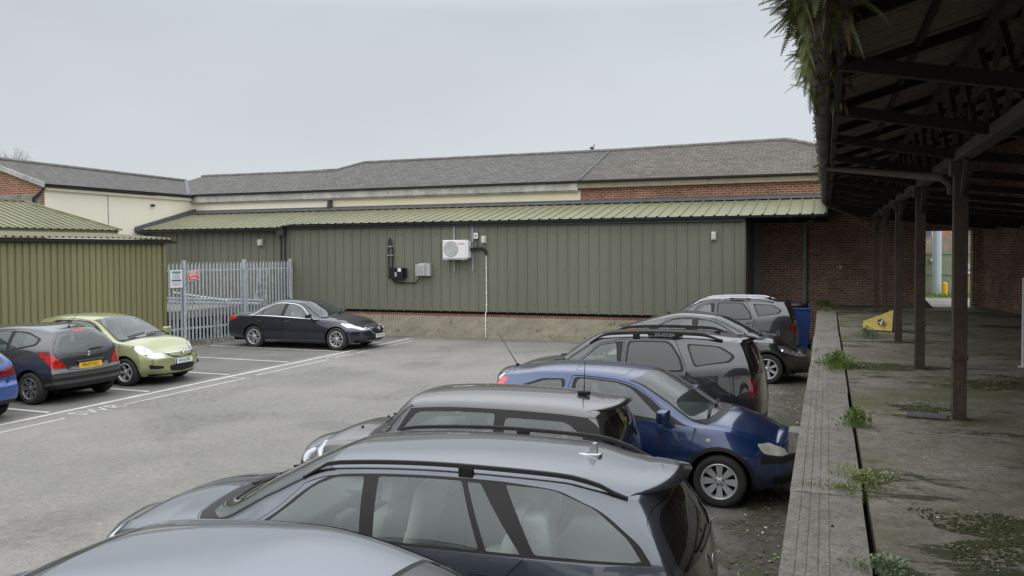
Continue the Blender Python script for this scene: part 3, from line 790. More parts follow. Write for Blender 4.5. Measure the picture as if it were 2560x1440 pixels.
def sweep(sh, root, name, x0, x1, v, m, w=.035, h=.03, lift=.045, endl=.15, sides=(1, -1), n=26, posts=()):
    for sg in sides:
        mb = MB(); vs = []; 
        for i in range(n+1):
            t = i/n; x = x0+(x1-x0)*t; u = sh.u_at_x(x, v); p = sh.P(u, v)
            e = min(1, min(t, 1-t)*(abs(x1-x0))/endl); l = lift*(e*e*(3-2*e))
            c = Vector((p.x, p.y*sg, p.z+l+h/2-.006)); hh = h*(.5+.5*e)
            vs += [c+Vector((0, -w/2, -hh/2)), c+Vector((0, w/2, -hh/2)), c+Vector((0, w/2*.7, hh/2)), c+Vector((0, -w/2*.7, hh/2))]
        fs = [(i*4+k, i*4+(k+1) % 4, i*4+4+(k+1) % 4, i*4+4+k) for i in range(n) for k in range(4)]
        mb.add(vs, fs+[(0, 1, 2, 3), (n*4+3, n*4+2, n*4+1, n*4)], m, False)
        for xp in posts:
            u = sh.u_at_x(xp, v); p = sh.P(u, v); mb.box(p.x-.05, p.x+.05, p.y*sg-w/2, p.y*sg+w/2, p.z-.02, p.z+lift, m)
        mb.build(name, root, bevel=.004)
def plate(root, c, txt, rear, mcol, w=.52, h=.111, tiltz=0.0, euro=False):
    """c local position, faces +x (front) or -x (rear)"""
    sx = -1 if rear else 1
    ydir = Vector((0, 1 if not rear else -1, 0)); upv = Vector((tiltz*sx*-1, 0, 1)).normalized()
    o_ = MB(); nn = ydir.cross(upv); 
    o_.obox(Vector(c), ydir*w/2, upv*h/2, nn*.005, mcol)
    ob = o_.build('number_plate', root)
    if euro: 
        e = MB(); e.obox(Vector(c)+nn*.006-ydir*(w/2-.022), ydir*.02, upv*h/2*.96, nn*.002, 'euro'); e.build('band', ob)
    mt = basis(Vector(c)+nn*.0065+ydir*(.012 if euro else 0), ydir, upv)
    text_mesh(txt, .098, 'ink', 'lettering', ob, mt @ Matrix.Scale(.86, 4, (1, 0, 0)), .001, .0)

def lip(root, sh, pm, x0, x1, hw, drop=.02, th=.03, curve=.10):
    """roof spoiler overhanging the rear screen"""
    mb = MB(); n = 22; vs = []; c1 = sh.P(*sh.inv('t', x0, 0)); c2 = sh.P(*sh.inv('t', x0+.22, 0)); sl = (c1.z-c2.z)/.22
    for i in range(n+1):
        y = -hw+2*hw*i/n; q = abs(y)/hw; xa = x0+curve*.5*q*q; xt = x1+(xa-x1)*q**3
        u, v = sh.inv('t', xa, abs(y)); p = sh.P(u, v); zt = p.z+sl*(xa-xt)*drop
        vs += [(p.x, y, p.z+.003), ((p.x+xt)/2, y, (p.z+zt)/2+.004), (xt, y, zt), (xt+.012, y, zt-th*.6), (p.x-.03, y, p.z-th-.03)]
    mb.add(vs, [(i*5+k, i*5+5+k, i*5+6+k, i*5+1+k) for i in range(n) for k in range(4)], pm, True)
    mb.add(vs[:5], [(0, 1, 2, 3, 4)], pm); mb.add(vs[-5:], [(4, 3, 2, 1, 0)], pm)
    return mb.build('roof_spoiler', root)

# ------------------------------------------------------------------ the cars
def spec(L, hw, H, ur, uf, br, bf, xcowl, zcowl, xhead, xpeak, zre, xhood, zhood, znose, belt, wroof, rear, front, axles, ra, Rt, sill=.19, wre=None, shear=(None, None), zcr=None, taper=(.10, .13), noseW=.60, beltW=.055, zrr=None, **k):
    u0, u1 = ur, L-uf
    wre = wre or wroof-.07
    S = dict(u=(u0, u1), bulge=(bf, br))
    mid = lambda a, b, t: a+(b-a)*t
    S['zc'] = (zcr or [(u0, zre), (mid(u0, xpeak, .45), mid(zre, H, .72)), (xpeak, H)])+[(xhead, H-.045), (mid(xhead, xcowl, .5), mid(H-.045, zcowl, .5)+.018), (xcowl, zcowl), (xcowl+.13, zcowl-.010), (xhood, zhood), (u1, znose)]
    zf = zcowl-.075
    S['zr'] = (zrr or [(u0, zre-.075), (mid(u0, xpeak, .45), mid(zre, H, .72)-.072), (xpeak, H-.075)])+[(xhead-.10, H-.125), (mid(xhead-.1, xcowl-.14, .5), mid(H-.125, zf, .5)+.012), (xcowl-.14, zf), (xcowl+.12, zf-.012), (xhood, zhood-.055), (u1, znose-.05)]
    S['zb'] = belt+[(xcowl-.10, zf-.03), (xcowl+.12, zf-.045), (xhood, zhood-.11), (u1, znose-.13)]
    S['Wr'] = [(u0, wre), (mid(u0, xpeak, .5), mid(wre, wroof, .7)), (xpeak, wroof), (xhead-.1, wroof+.01), (xcowl-.14, hw-.15), (xcowl+.12, hw-.16), (xhood, hw-.22), (u1, noseW-.12)]
    S['Wb'] = [(u0, hw-taper[0]-.05), (u0+.5, hw-beltW-.02), (u0+1.1, hw-beltW), (xcowl-.4, hw-beltW), (xhood, hw-.12), (u1, noseW-.02)]
    S['W'] = [(u0, hw-taper[0]), (u0+.35, hw-.03), (u0+.8, hw), (axles[1], hw), (mid(axles[1], u1, .6), hw-.04), (u1, noseW+.02)]
    S['zw'] = [(u0, .60), (L, .56)]
    S['zs'] = [(u0, .30), (axles[0]-ra, .26), (axles[0]+ra, sill), (axles[1]-ra, sill), (axles[1]+ra, .20), (u1, .22)]
    S['rear'] = rear; S['front'] = front; S['shear'] = (shear[0] or xhood-.25, shear[1] or u0+1.0)
    S['arches'] = [(axles[0], Rt, ra), (axles[1], Rt, ra)]; S['floor'] = (u0+.1, u1-.1); S['regions'] = []
    S['meta'] = dict(L=L, hw=hw, H=H, xcowl=xcowl, zcowl=zcowl, xhead=xhead, axles=axles, Rt=Rt)
    S.update(k)
    return S
def rg(S, name, pts, mat, **k): S['regions'].append(dict(name=name, pts=pts, mat=mat, **k))
def vp(*l): return [('v', a, b) for a, b in l]
def windscreen(S, mat='glassshade', band=.07):
    c, h = S['meta']['xcowl'], S['meta']['xhead']
    rg(S, 'windscreen', vp((h+.03, 5), (h, 4.6), (h-.05, 4.3), (h-.11, 4.13), (c-.20, 4.13), (c-.07, 4.4), (c-.015, 4.7), (c, 5)), mat, r=[.001, .02, .02, .05, .05, .02, .02, .001], dense=True, prio=1)
    rg(S, 'screen_surround', vp((h+.045, 5), (h+.015, 4.6), (h-.04, 4.26), (h-.12, 4.06), (c-.20, 4.06), (c-.03, 4.35), (c+.03, 4.7), (c+.06, 5)), 'blacktrim', r=.02)
    rg(S, 'scuttle', vp((c-.10, 5), (c-.10, 4.3), (c-.21, 4.06), (c-.05, 4.03), (c+.05, 4.4), (c+.11, 5)), 'black', r=.015)
def hood(S, x1, y=.62):
    c = S['meta']['xcowl']
    rg(S, 'bonnet', vp((c+.115, 5), (c+.06, 4.4), (c-.02, 4.06), (c+.15, 4.02), (x1-.5, 4.02), (x1-.12, 4.1))+[('v', x1-.03, 4.5), ('v', x1, 5)], 'paint', r=.03, gap=.0055)
def finish(name, loc, hd, S, mats, label, wheel, inter, cat='car', group='parked cars'):
    root = empty(name, (loc[0], loc[1], 0), R(hd), label, cat, group)
    sh, made = car_shell(S, root, mats)
    wheel_set(S, root, S['meta']['hw'], **wheel, axles=S['meta']['axles'])
    if inter: interior(root, **inter)
    return root, sh, made
def wipers(root, sh, xc, ys=(-.55, .0), ln=.55):
    for y in ys:
        mb = MB(); pts = []
        for t in np.linspace(0, 1, 7):
            yy = y+ln*t; xx = xc-.02-.06*t
            u, v = sh.inv('t', xx, abs(yy)); p = sh.P(u, v); pts.append((p.x, yy, p.z+.022))
        mb.tube(pts, .009, 'black', 6); mb.tube([pts[0], (pts[3][0]+.03, pts[3][1], pts[3][2]+.01)], .011, 'black', 6); mb.build('wiper', root)

def estate():
    S = spec(4.80, .885, 1.472, .16, .26, .14, .26, 3.58, 1.01, 2.62, 1.60, 1.40, 4.36, .90, .77,
        belt=[(.16, .985), (1.0, .975), (2.2, .955), (3.0, .935)], wroof=.60,
        rear=[(.2, .03), (.5, 0), (.72, .015), (.92, .06), (1.15, .18), (1.38, .34)], front=[(.2, -.06), (.45, 0), (.6, -.03), (.75, -.10), (.9, -.16)],
        axles=(1.02, 3.86), ra=.365, Rt=.315, wre=.52)
    S['zr'][0] = (.16, 1.29)
    # glass house
    rg(S, 'side_window', vp((3.06, 3.08), (2.87, 3.50), (2.66, 3.83), (2.48, 3.93), (2.28, 3.93), (2.22, 3.07)), 'glass', side=True, r=[.02, .05, .05, .04, .02, .02], sub='front_door')
    rg(S, 'side_window', vp((2.12, 3.07), (2.17, 3.93), (1.57, 3.93), (1.38, 3.07)), 'glass', side=True, r=.02, sub='rear_door')
    rg(S, 'quarter_light', vp((1.33, 3.07), (1.53, 3.92), (1.44, 3.92), (1.11, 3.07)), 'glass', side=True, r=.01, sub='rear_door')
    rg(S, 'rear_quarter_window', vp((1.02, 3.08), (1.27, 3.93), (.97, 3.93), (.67, 3.77), (.47, 3.42), (.37, 3.07)), 'glass', side=True, r=[.02, .02, .08, .08, .03, .02])
    rg(S, 'window_frame', vp((3.16, 3.03), (2.96, 3.42), (2.74, 3.82), (2.52, 3.97), (1.3, 3.97), (.92, 3.93), (.62, 3.76), (.40, 3.36), (.31, 3.03)), 'blacktrim', side=True, r=[.02, .08, .08, .1, .02, .1, .1, .03, .02])
    windscreen(S)
    rg(S, 'front_door', vp((3.33, .8), (3.36, 3.02), (3.20, 3.10), (2.74, 3.955), (2.28, 3.955), (2.18, 3.02), (2.16, .8)), 'paint', side=True, r=.02, gap=.0055)
    rg(S, 'rear_door', vp((2.15, .8), (2.17, 3.02), (2.27, 3.955), (1.28, 3.955), (1.08, 3.02), (1.24, 2.6), (1.42, 1.9), (1.46, .8)), 'paint', side=True, r=[.02, .02, .01, .02, .02, .1, .1, .02], gap=.0055)
    hood(S, 4.50)
    rg(S, 'headlight', [('s', 4.34, .735), ('s', 4.40, .69), ('f', .60, .56), ('f', .47, .60), ('f', .50, .68), ('s', 4.52, .735)], 'lamp', side=True, r=.04, dense=False)
    rg(S, 'rear_screen', [('r', 0, 1.27), ('r', .44, 1.245), ('r', .55, 1.19), ('r', .655, .965), ('r', .60, .925), ('r', 0, .905)], 'privacy', r=[.001, .04, .04, .05, .05, .001])
    rg(S, 'tailgate', [('r', 0, 1.29), ('r', .49, 1.268), ('r', .60, 1.20), ('r', .72, .95), ('r', .62, .60), ('r', 0, .52)], 'paint', r=[.001, .04, .04, .05, .05, .001], gap=.0055)
    rg(S, 'tail_light', [('s', .34, .88), ('s', .26, .70), ('r', .60, .70), ('r', .62, .88)], 'tail', side=True, r=.05, dense=False)
    rg(S, 'lower_bumper', [('r', 0, .36), ('r', .74, .36), ('r', .76, .24), ('r', 0, .24)], 'black', r=.01)
    # a door's window must win over the door: keep glass first
    root, sh, made = finish('parked_car', (-.66, 5.62), 181.5, S, dict(paint=paint('slate_grey_metallic', (.078, .090, .110), flake=.55), archin='blacktrim'),
        'slate grey estate car with roof rails and a fin aerial, parked nearest but one', dict(Rt=.315, Rr=.215, style='flat', ns=7),
        dict(xs=(2.34, 1.36), half=.80, zf=.28, beltz=.95, m='seatlight', dashx=3.05, roofz=1.40))
    lip(root, sh, made['body'][0].data.materials[0], .44, .18, .50, drop=1.0, th=.018)
    sweep(sh, root, 'roof_rail', .50, 2.75, 4.10, 'blacktrim', w=.035, h=.028, lift=.042, endl=.22, posts=(1.55,))
    mb = MB(); mb.prism([(-.17, 0), (.0, 0), (.0, .095), (-.03, .095), (-.06, .045), (-.10, .022)], -.012, .012, 'satin', lambda a, b, h: (-a, h, b)); rbox(mb, (.07, 0, .008), .20, .07, .03, 'satin')
    f = mb.build('aerial_fin', root, bevel=.003); p = sh.P(.62, 5); f.location = (p.x, 0, p.z-.002); f.rotation_euler = (0, .05, 0)
    for sg in (1, -1): mirror(root, (3.02, .985, .985), made['body'][0].data.materials[0], sg)
    for x in (2.34, 1.34):
        surf_box(sh, root, 's', x, .825, .20, .085, .004, 'black', 'handle_recess')
        surf_box(sh, root, 's', x-.02, .835, .21, .035, .03, made['body'][0].data.materials[0], 'door_handle')
    wipers(root, sh, 3.45)
    surf_box(sh, root, 'r', .0, 1.0, .03, .03, .02, 'black', 'wiper_pivot', sides=(1,))
    mb = MB(); pp = []
    for y in (-.30, -.1, .1, .28): u, v = sh.inv('r', abs(y), .955+.01*abs(y)); q = sh.P(u, v); pp.append((q.x-.02, y, q.z))
    mb.tube(pp, .011, 'black', 6); mb.build('rear_wiper', root)
    u, v = sh.inv('r', 0, .80); q = sh.P(u, v)
    mb = MB(); ring = [(q.x-.012, .045*math.cos(t), q.z+.045*math.sin(t)) for t in np.linspace(0, 2*PI, 25)]; mb.tube(ring, .006, 'chrome', 8, False)
    for t in (PI/2, PI/2+2*PI/3, PI/2+4*PI/3): mb.tube([(q.x-.012, 0, q.z), (q.x-.012, .045*math.cos(t), q.z+.045*math.sin(t))], .004, 'chrome', 6)
    mb.build('badge', root)
    u, v = sh.inv('r', .50, .74); q = sh.P(u, v)
    text_mesh('D220', .05, 'chrome', 'lettering', root, basis((q.x-.012, .50, q.z), (.25, -1, 0), (0, 0, 1)), .003, .002)
    # white sack seen through the rear side glass and boot blind
    mb = MB(); rbox(mb, (1.08, .46, .96), .20, .22, .40, 'greybox', tilt=.15); o = mb.build('sack', None); o.parent = None
    o.matrix_world = Matrix.Translation((-.66, 5.62, 0)) @ Matrix.Rotation(R(181.3), 4, 'Z'); tag(o, 'white quilted sack inside the boot of the grey estate car', 'sack')
    mb = MB(); mb.box(.35, 1.12, -.62, .62, .80, .82, 'seat'); mb.build('boot_cover', root)
    return root

def arch_trim(S, w, mat, bottom=1.0, name='arch_trim'):
    for xa, za, ra in S['arches']:
        r = ra+w; pts = []
        for k in range(13):
            a = -PI*.06+PI*1.12*k/12; z = za+r*math.sin(a)
            if z > .40: pts.append(('s', xa+r*math.cos(a), z))
        x0, x1 = xa-r, xa+r
        pts = [('v', x1+.01, .02)]+pts+[('v', x0-.01, .02)]
        rg(S, name, pts, mat, side=True, r=.005, dense=False)
def bandf(S, name, v0, v1, x, mat, front=True, **k):
    U = S['u'][1]+CAP if front else S['u'][0]-CAP
    rg(S, name, [('U', U, v0), ('v', x, v0), ('v', x, v1), ('U', U, v1)], mat, r=.004, dense=False, **k)
def badge_ring(root, sh, view, z, r, front=True, kind='ring'):
    u, v = sh.inv(view, 0, z); q = sh.P(u, v); s = 1 if front else -1
    mb = MB(); x = q.x+s*.012
    mb.tube([(x, r*math.cos(t), q.z+r*math.sin(t)*(.8 if kind == 'wing' else 1)) for t in np.linspace(0, 2*PI, 21)], .007, 'chrome', 6, False)
    if kind == 'vee': mb.tube([(x, -r*.9, q.z+r*.7), (x+.008*s, 0, q.z-r*1.1), (x, r*.9, q.z+r*.7)], .012, 'chrome', 6)
    if kind == 'wing': mb.tube([(x, -r*.7, q.z+r*.3), (x, -.2*r, q.z+r*.1), (x, 0, q.z-r*.35), (x, .2*r, q.z+r*.1), (x, r*.7, q.z+r*.3)], .006, 'chrome', 6)
    return mb.build('badge', root)
def aerial(root, p, tip, r=.004, bulb=False):
    mb = MB(); mb.tube([p, ((p[0]+tip[0])/2, (p[1]+tip[1])/2, (p[2]+tip[2])/2), tip], [r*1.8, r, r*.7], 'black', 6)
    mb.sphere((p[0], p[1], p[2]), .02, 'black', 10, (1.4, 1, .8))
    if bulb: rbox(mb, (p[0], p[1], p[2]+.015), .13, .06, .045, 'black')
    return mb.build('aerial', root)

def blue_hatch():
    S = spec(3.85, .823, 1.44, .12, .20, .10, .20, 2.96, .965, 2.10, 1.35, 1.36, 3.38, .87, .765,
        belt=[(.12, 1.0), (.8, .965), (1.6, .93), (2.3, .90)], wroof=.56, rear=[(.2, .03), (.5, 0), (.8, .03), (1.0, .09), (1.2, .19), (1.36, .32)],
        front=[(.2, -.04), (.45, 0), (.60, -.01), (.75, -.03), (.9, -.05)], axles=(.57, 3.06), ra=.345, Rt=.292, taper=(.09, .1), noseW=.62, fd=.09)
    rg(S, 'side_window', vp((2.45, 3.14), (2.26, 3.50), (2.03, 3.82), (1.85, 3.90), (1.36, 3.90), (1.32, 3.12)), 'glass', side=True, r=[.02, .05, .06, .05, .04, .03], sub='front_door')
    rg(S, 'mirror_sail', vp((2.68, 3.04), (2.52, 3.40), (2.48, 3.10)), 'blacktrim', side=True, r=.01)
    rg(S, 'rear_quarter_window', vp((1.17, 3.12), (1.17, 3.84), (.95, 3.82), (.66, 3.60), (.46, 3.14)), 'glass', side=True, r=[.02, .05, .08, .08, .02])
    rg(S, 'rubber_surround', vp((2.76, 3.02), (2.56, 3.44), (2.28, 3.80), (1.90, 3.94), (1.31, 3.94), (1.27, 3.04)), 'blacktrim', side=True, r=[.01, .05, .06, .05, .04, .03])
    rg(S, 'rubber_surround', vp((1.21, 3.07), (1.21, 3.88), (.90, 3.87), (.58, 3.62), (.36, 3.08)), 'blacktrim', side=True, r=[.02, .05, .08, .08, .02])
    windscreen(S)
    rg(S, 'sunroof', [('v', 1.95, 5), ('v', 1.93, 4.35), ('v', 1.30, 4.35), ('v', 1.30, 5)], 'paint', r=[.001, .03, .03, .001], gap=.006)
    rg(S, 'front_door', vp((2.66, .9), (2.74, 2.2), (2.80, 3.0), (2.54, 3.52), (2.30, 3.86), (1.9, 3.985), (1.28, 3.985), (1.20, 3.02), (1.22, .9)), 'paint', side=True, r=[.03, .02, .02, .06, .06, .05, .04, .03, .03], gap=.0075)
    hood(S, 3.60)
    rg(S, 'headlight', [('s', 3.45, .72), ('s', 3.53, .62), ('f', .60, .59), ('f', .49, .60), ('f', .51, .66), ('s', 3.57, .72)], 'lampold', side=True, r=.05, dense=False)
    rg(S, 'grille', [('U', S['u'][1]+CAP, 2.45), ('f', .40, .60), ('f', .42, .66), ('U', S['u'][1]+CAP, 2.8)], 'black', r=.01, dense=False)
    arch_trim(S, .045, 'blacktrim')
    bandf(S, 'bumper_strip', 1.75, 2.25, 3.50, 'blacktrim')
    bandf(S, 'lower_grille', .5, 1.2, 3.62, 'black')
    rg(S, 'rear_screen', [('r', 0, 1.27), ('r', .42, 1.25), ('r', .52, 1.16), ('r', .60, .98), ('r', 0, .94)], 'glass', r=[.001, .05, .04, .05, .001])
    rg(S, 'tail_light', [('s', .42, 1.28), ('s', .30, 1.28), ('s', .16, .88), ('s', .30, .86)], 'tail', side=True, r=.03, dense=False)
    pm = paint('royal_blue_metallic', (.005, .030, .115), flake=.45)
    root, sh, made = finish('parked_car', (-4.13, 10.33), -2.0, S, dict(paint=pm), 'royal blue three-door hatchback with clouded headlight, nose against the platform',
        dict(Rt=.292, Rr=.20, style='wide', ns=8), dict(xs=(1.70, .75), half=.74, zf=.27, beltz=.93, m='seat', dashx=2.55, roofz=1.38))
    for sg in (1, -1): mirror(root, (2.47, .93, 1.0), pm, sg, .13, .21, .15)
    surf_box(sh, root, 's', 1.40, .83, .17, .035, .03, pm, 'door_handle')
    surf_box(sh, root, 's', 3.06-.12, .74, .05, .04, .015, 'lampold', 'side_repeater', rnd=True)
    wipers(root, sh, 2.92)
    p = sh.P(sh.u_at_x(.32, 4.9), 4.9); aerial(root, (p.x, 0, p.z+.01), (p.x-.28, 0, p.z+.42))
    mb = MB(); U = S['u'][1]; pts = []
    for y in (-.36, -.2, 0, .2, .36): u, v = sh.inv('f', abs(y), .685); q = sh.P(u, v); pts.append((q.x+.01, y, q.z))
    mb.tube(pts, .013, 'chrome', 8); mb.build('grille_bar', root)
    return root

def mini_hatch():
    S = spec(3.70, .842, 1.41, .12, .24, .10, .24, 2.66, 1.00, 2.28, 1.40, 1.365, 3.25, .93, .80,
        belt=[(.12, .97), (1.0, .955), (2.3, .935)], wroof=.62, wre=.58, rear=[(.2, .03), (.5, 0), (.8, .02), (1.0, .07), (1.2, .15), (1.36, .24)],
        front=[(.2, -.04), (.45, 0), (.7, -.03), (.85, -.08), (1.0, -.13)], axles=(.53, 3.0), ra=.345, Rt=.30, noseW=.62, zcr=[(.12, 1.365), (.6, 1.395), (1.40, 1.41)], zrr=[(.12, 1.27), (.6, 1.30), (1.4, 1.315)])
    S['zr'][3:5] = [(2.20, 1.275), (2.36, 1.12)]
    rg(S, 'side_window', vp((2.33, 3.10), (2.20, 3.60), (2.12, 3.88), (1.29, 3.88), (1.27, 3.10)), 'glass', side=True, r=[.02, .02, .04, .02, .02], sub='front_door')
    rg(S, 'rear_quarter_window', vp((1.16, 3.14), (1.18, 3.80), (.56, 3.80), (.40, 3.45), (.36, 3.14)), 'glass', side=True, r=[.04, .05, .08, .05, .04])
    rg(S, 'window_frame', vp((2.48, 3.02), (2.30, 3.60), (2.20, 3.99), (.38, 3.99), (.20, 3.5), (.13, 3.02)), 'blacktrim', side=True, r=[.01, .02, .03, .03, .03, .01])
    windscreen(S)
    rg(S, 'front_door', vp((2.45, .9), (2.48, 3.01), (2.30, 3.99), (1.24, 3.99), (1.22, 3.01), (1.24, .9)), 'paint', side=True, r=.02, gap=.0075)
    hood(S, 3.52)
    rg(S, 'headlight', [('s', 3.16, .88), ('s', 3.18, .68), ('f', .62, .62), ('f', .46, .66), ('f', .46, .80), ('s', 3.28, .90)], 'lamp', side=True, r=.08, dense=False)
    arch_trim(S, .05, 'black')
    rg(S, 'rear_screen', [('r', 0, 1.25), ('r', .50, 1.235), ('r', .60, 1.16), ('r', .66, .96), ('r', 0, .93)], 'privacy', r=[.001, .05, .04, .05, .001])
    rg(S, 'tail_light', [('r', .62, .88), ('s', .16, .88), ('s', .16, .66), ('r', .62, .66)], 'tail', side=True, r=.03, dense=False)
    rg(S, 'tailgate', [('r', 0, 1.30), ('r', .60, 1.27), ('r', .70, .95), ('r', .60, .60), ('r', 0, .55)], 'paint', r=[.001, .03, .05, .05, .001], gap=.0055)
    pm = paint('dark_grey_metallic', (.058, .056, .058), flake=.45)
    root, sh, made = finish('parked_car', (-1.75, 8.26), 181.2, S, dict(paint=pm), 'small dark grey hatchback between the estate car and the blue hatchback',
        dict(Rt=.30, Rr=.20, style='five', ns=5), dict(xs=(1.55, .75), half=.74, zf=.27, beltz=.97, m='seat', dashx=2.25, roofz=1.36))
    for sg in (1, -1): mirror(root, (2.25, .95, 1.03), pm, sg, .12, .19, .13)
    lip(root, sh, pm, .34, .08, .53, drop=1.1, th=.02)
    wipers(root, sh, 2.60)
    mb = MB()
    p = sh.P(sh.u_at_x(.56, 4.9), 4.95); aerial(root, (p.x, 0, p.z+.01), (p.x-.01, 0, p.z+.36), bulb=True)
    for y in (.3, -.3): u, v = sh.inv('t', 2.95, abs(y)); q = sh.P(u, v); mb.sphere((q.x, y, q.z+.004), .016, 'black', 8)
    mb.build('washer_jet', root)
    return root

def make_suv(pm, loc, hd, label, letter=True, chromerail=False):
    S = spec(4.34, .90, 1.60, .14, .26, .12, .24, 3.28, 1.115, 2.52, 1.5, 1.54, 3.85, 1.03, .93,
        belt=[(.14, 1.16), (.75, 1.12), (1.3, 1.06), (2.4, 1.04)], wroof=.58, wre=.52, rear=[(.2, .03), (.55, 0), (.9, .03), (1.1, .07), (1.3, .15), (1.57, .31)],
        front=[(.2, -.06), (.5, 0), (.8, -.02), (.95, -.05), (1.1, -.12)], axles=(.83, 3.50), ra=.40, Rt=.345, noseW=.68, sill=.23, taper=(.09, .10))
    rg(S, 'side_window', vp((2.88, 3.12), (2.68, 3.52), (2.46, 3.82), (2.20, 3.88), (2.14, 3.12)), 'glass', side=True, r=[.02, .05, .06, .04, .02], sub='front_door')
    rg(S, 'side_window', vp((2.00, 3.06), (1.99, 3.88), (1.40, 3.88), (1.24, 3.45), (1.17, 3.06)), 'privacy', side=True, r=[.02, .05, .08, .05, .05], sub='rear_door')
    rg(S, 'rear_quarter_window', vp((.97, 3.16), (1.10, 3.82), (.66, 3.78), (.46, 3.50), (.52, 3.28)), 'privacy', side=True, r=[.05, .05, .07, .07, .07])
    rg(S, 'rubber_surround', vp((2.98, 3.03), (2.76, 3.48), (2.50, 3.84), (2.20, 3.92), (2.09, 3.92), (2.09, 3.04)), 'blacktrim', side=True, r=[.01, .05, .06, .02, .02, .02])
    rg(S, 'rubber_surround', vp((2.03, 3.00), (2.03, 3.93), (1.38, 3.93), (1.20, 3.45), (1.12, 3.0)), 'blacktrim', side=True, r=[.02, .05, .08, .05, .05])
    rg(S, 'rubber_surround', vp((.99, 3.11), (1.14, 3.87), (.62, 3.83), (.41, 3.50), (.48, 3.22)), 'blacktrim', side=True, r=[.05, .05, .07, .07, .07])
    windscreen(S)
    rg(S, 'front_door', vp((3.12, .95), (3.16, 3.0), (2.80, 3.56), (2.50, 3.90), (2.16, 3.985), (2.07, 3.985), (2.07, .95)), 'paint', side=True, r=[.02, .02, .05, .05, .02, .01, .01], gap=.0075)
    rg(S, 'rear_door', vp((2.055, .95), (2.055, 3.985), (1.30, 3.985), (1.08, 3.02), (1.13, 2.5), (1.36, 1.9), (1.36, .95)), 'paint', side=True, r=[.01, .01, .04, .06, .12, .08, .02], gap=.0075)
    hood(S, 4.05)
    rg(S, 'headlight', [('s', 3.86, .97), ('s', 3.90, .80), ('f', .66, .74), ('f', .48, .78), ('f', .48, .92), ('s', 3.98, .98)], 'lamp', side=True, r=.03, dense=False)
    rg(S, 'grille', [('U', S['u'][1]+CAP, 2.55), ('f', .47, .76), ('f', .47, .90), ('U', S['u'][1]+CAP, 2.98)], 'black', r=.01, dense=False)
    arch_trim(S, .055, 'black')
    rg(S, 'sill_trim', vp((3.2, .02), (3.2, .85), (1.1, .85), (1.1, .02)), 'black', side=True, r=.01)
    bandf(S, 'front_skid', .02, 1.1, 3.95, 'black')
    bandf(S, 'rear_skid', .02, 1.15, .42, 'black', front=False)
    rg(S, 'rear_screen', [('r', 0, 1.43), ('r', .46, 1.41), ('r', .56, 1.33), ('r', .66, 1.08), ('r', 0, 1.04)], 'privacy', r=[.001, .05, .04, .05, .001])
    rg(S, 'rear_screen_surround', [('r', 0, 1.47), ('r', .50, 1.45), ('r', .62, 1.34), ('r', .72, 1.07), ('r', 0, 1.03)], 'blacktrim', r=[.001, .05, .04, .05, .001])
    rg(S, 'tail_light', [('s', .24, 1.0), ('r', .66, 1.0), ('r', .64, .74), ('s', .22, .74)], 'taildark', side=True, r=.03, dense=False)
    rg(S, 'tailgate', [('r', 0, 1.48), ('r', .50, 1.46), ('r', .76, 1.05), ('r', .62, .62), ('r', 0, .60)], 'paint', r=[.001, .03, .05, .05, .001], gap=.0055)
    root, sh, made = finish('parked_car', loc, hd, S, dict(paint=pm, archin='black'), label, dict(Rt=.345, Rr=.22, style='wide', ns=5),
        dict(xs=(2.30, 1.35), half=.80, zf=.36, beltz=1.07, m='seat', dashx=2.92, roofz=1.56))
    sweep(sh, root, 'roof_rail', .62, 2.62, 4.12, 'satin' if chromerail else 'blacktrim', w=.05, h=.05, lift=.05, endl=.32, posts=(1.9, 1.3))
    for sg in (1,) if letter else ():
        u = sh.u_at_x(1.45, 4.12); q = sh.P(u, 4.12)
        mb = MB(); mb.box(1.20, 1.72, q.y-.027, q.y+.030, q.z+.02, q.z+.062, 'blacktrim')
        b = mb.build('rail_panel', root)
        text_mesh('DUSTER', .05, 'inkgrey', 'lettering', b, basis((1.46, q.y+.032, q.z+.042), (-1, 0, 0), (0, .15, 1)) @ Matrix.Scale(1.7, 4, (1, 0, 0)), .001, .001)
    for sg in (1, -1): mirror(root, (2.98, 1.02, 1.14), M['black'], sg, .14, .22, .17)
    for x in (2.22, 1.30): surf_box(sh, root, 's', x, .98, .18, .035, .03, pm, 'door_handle')
    lip(root, sh, pm, .46, .18, .49, drop=1.1, th=.02)
    wipers(root, sh, 3.22)
    p = sh.P(sh.u_at_x(.72, 4.9), 4.95); mb = MB(); mb.prism([(-.14, 0), (0, 0), (.0, .055), (-.04, .05)], -.012, .012, 'black', lambda a, b, h: (-a, h, b)); f = mb.build('aerial_fin', root); f.location = (p.x, 0, p.z-.003)
    return root
def suv_near():
    return make_suv(paint('graphite_grey_metallic', (.020, .020, .023), flake=.5), (-.80, 13.18), 179.2, 'dark grey sport utility car with black rails beside the blue hatchback')
def suv_far():
    return make_suv(paint('mid_grey_metallic', (.042, .043, .049), flake=.5), (-.62, 22.95), 179.5, 'grey sport utility car with bright silver roof rails beside the blue bin', chromerail=True)

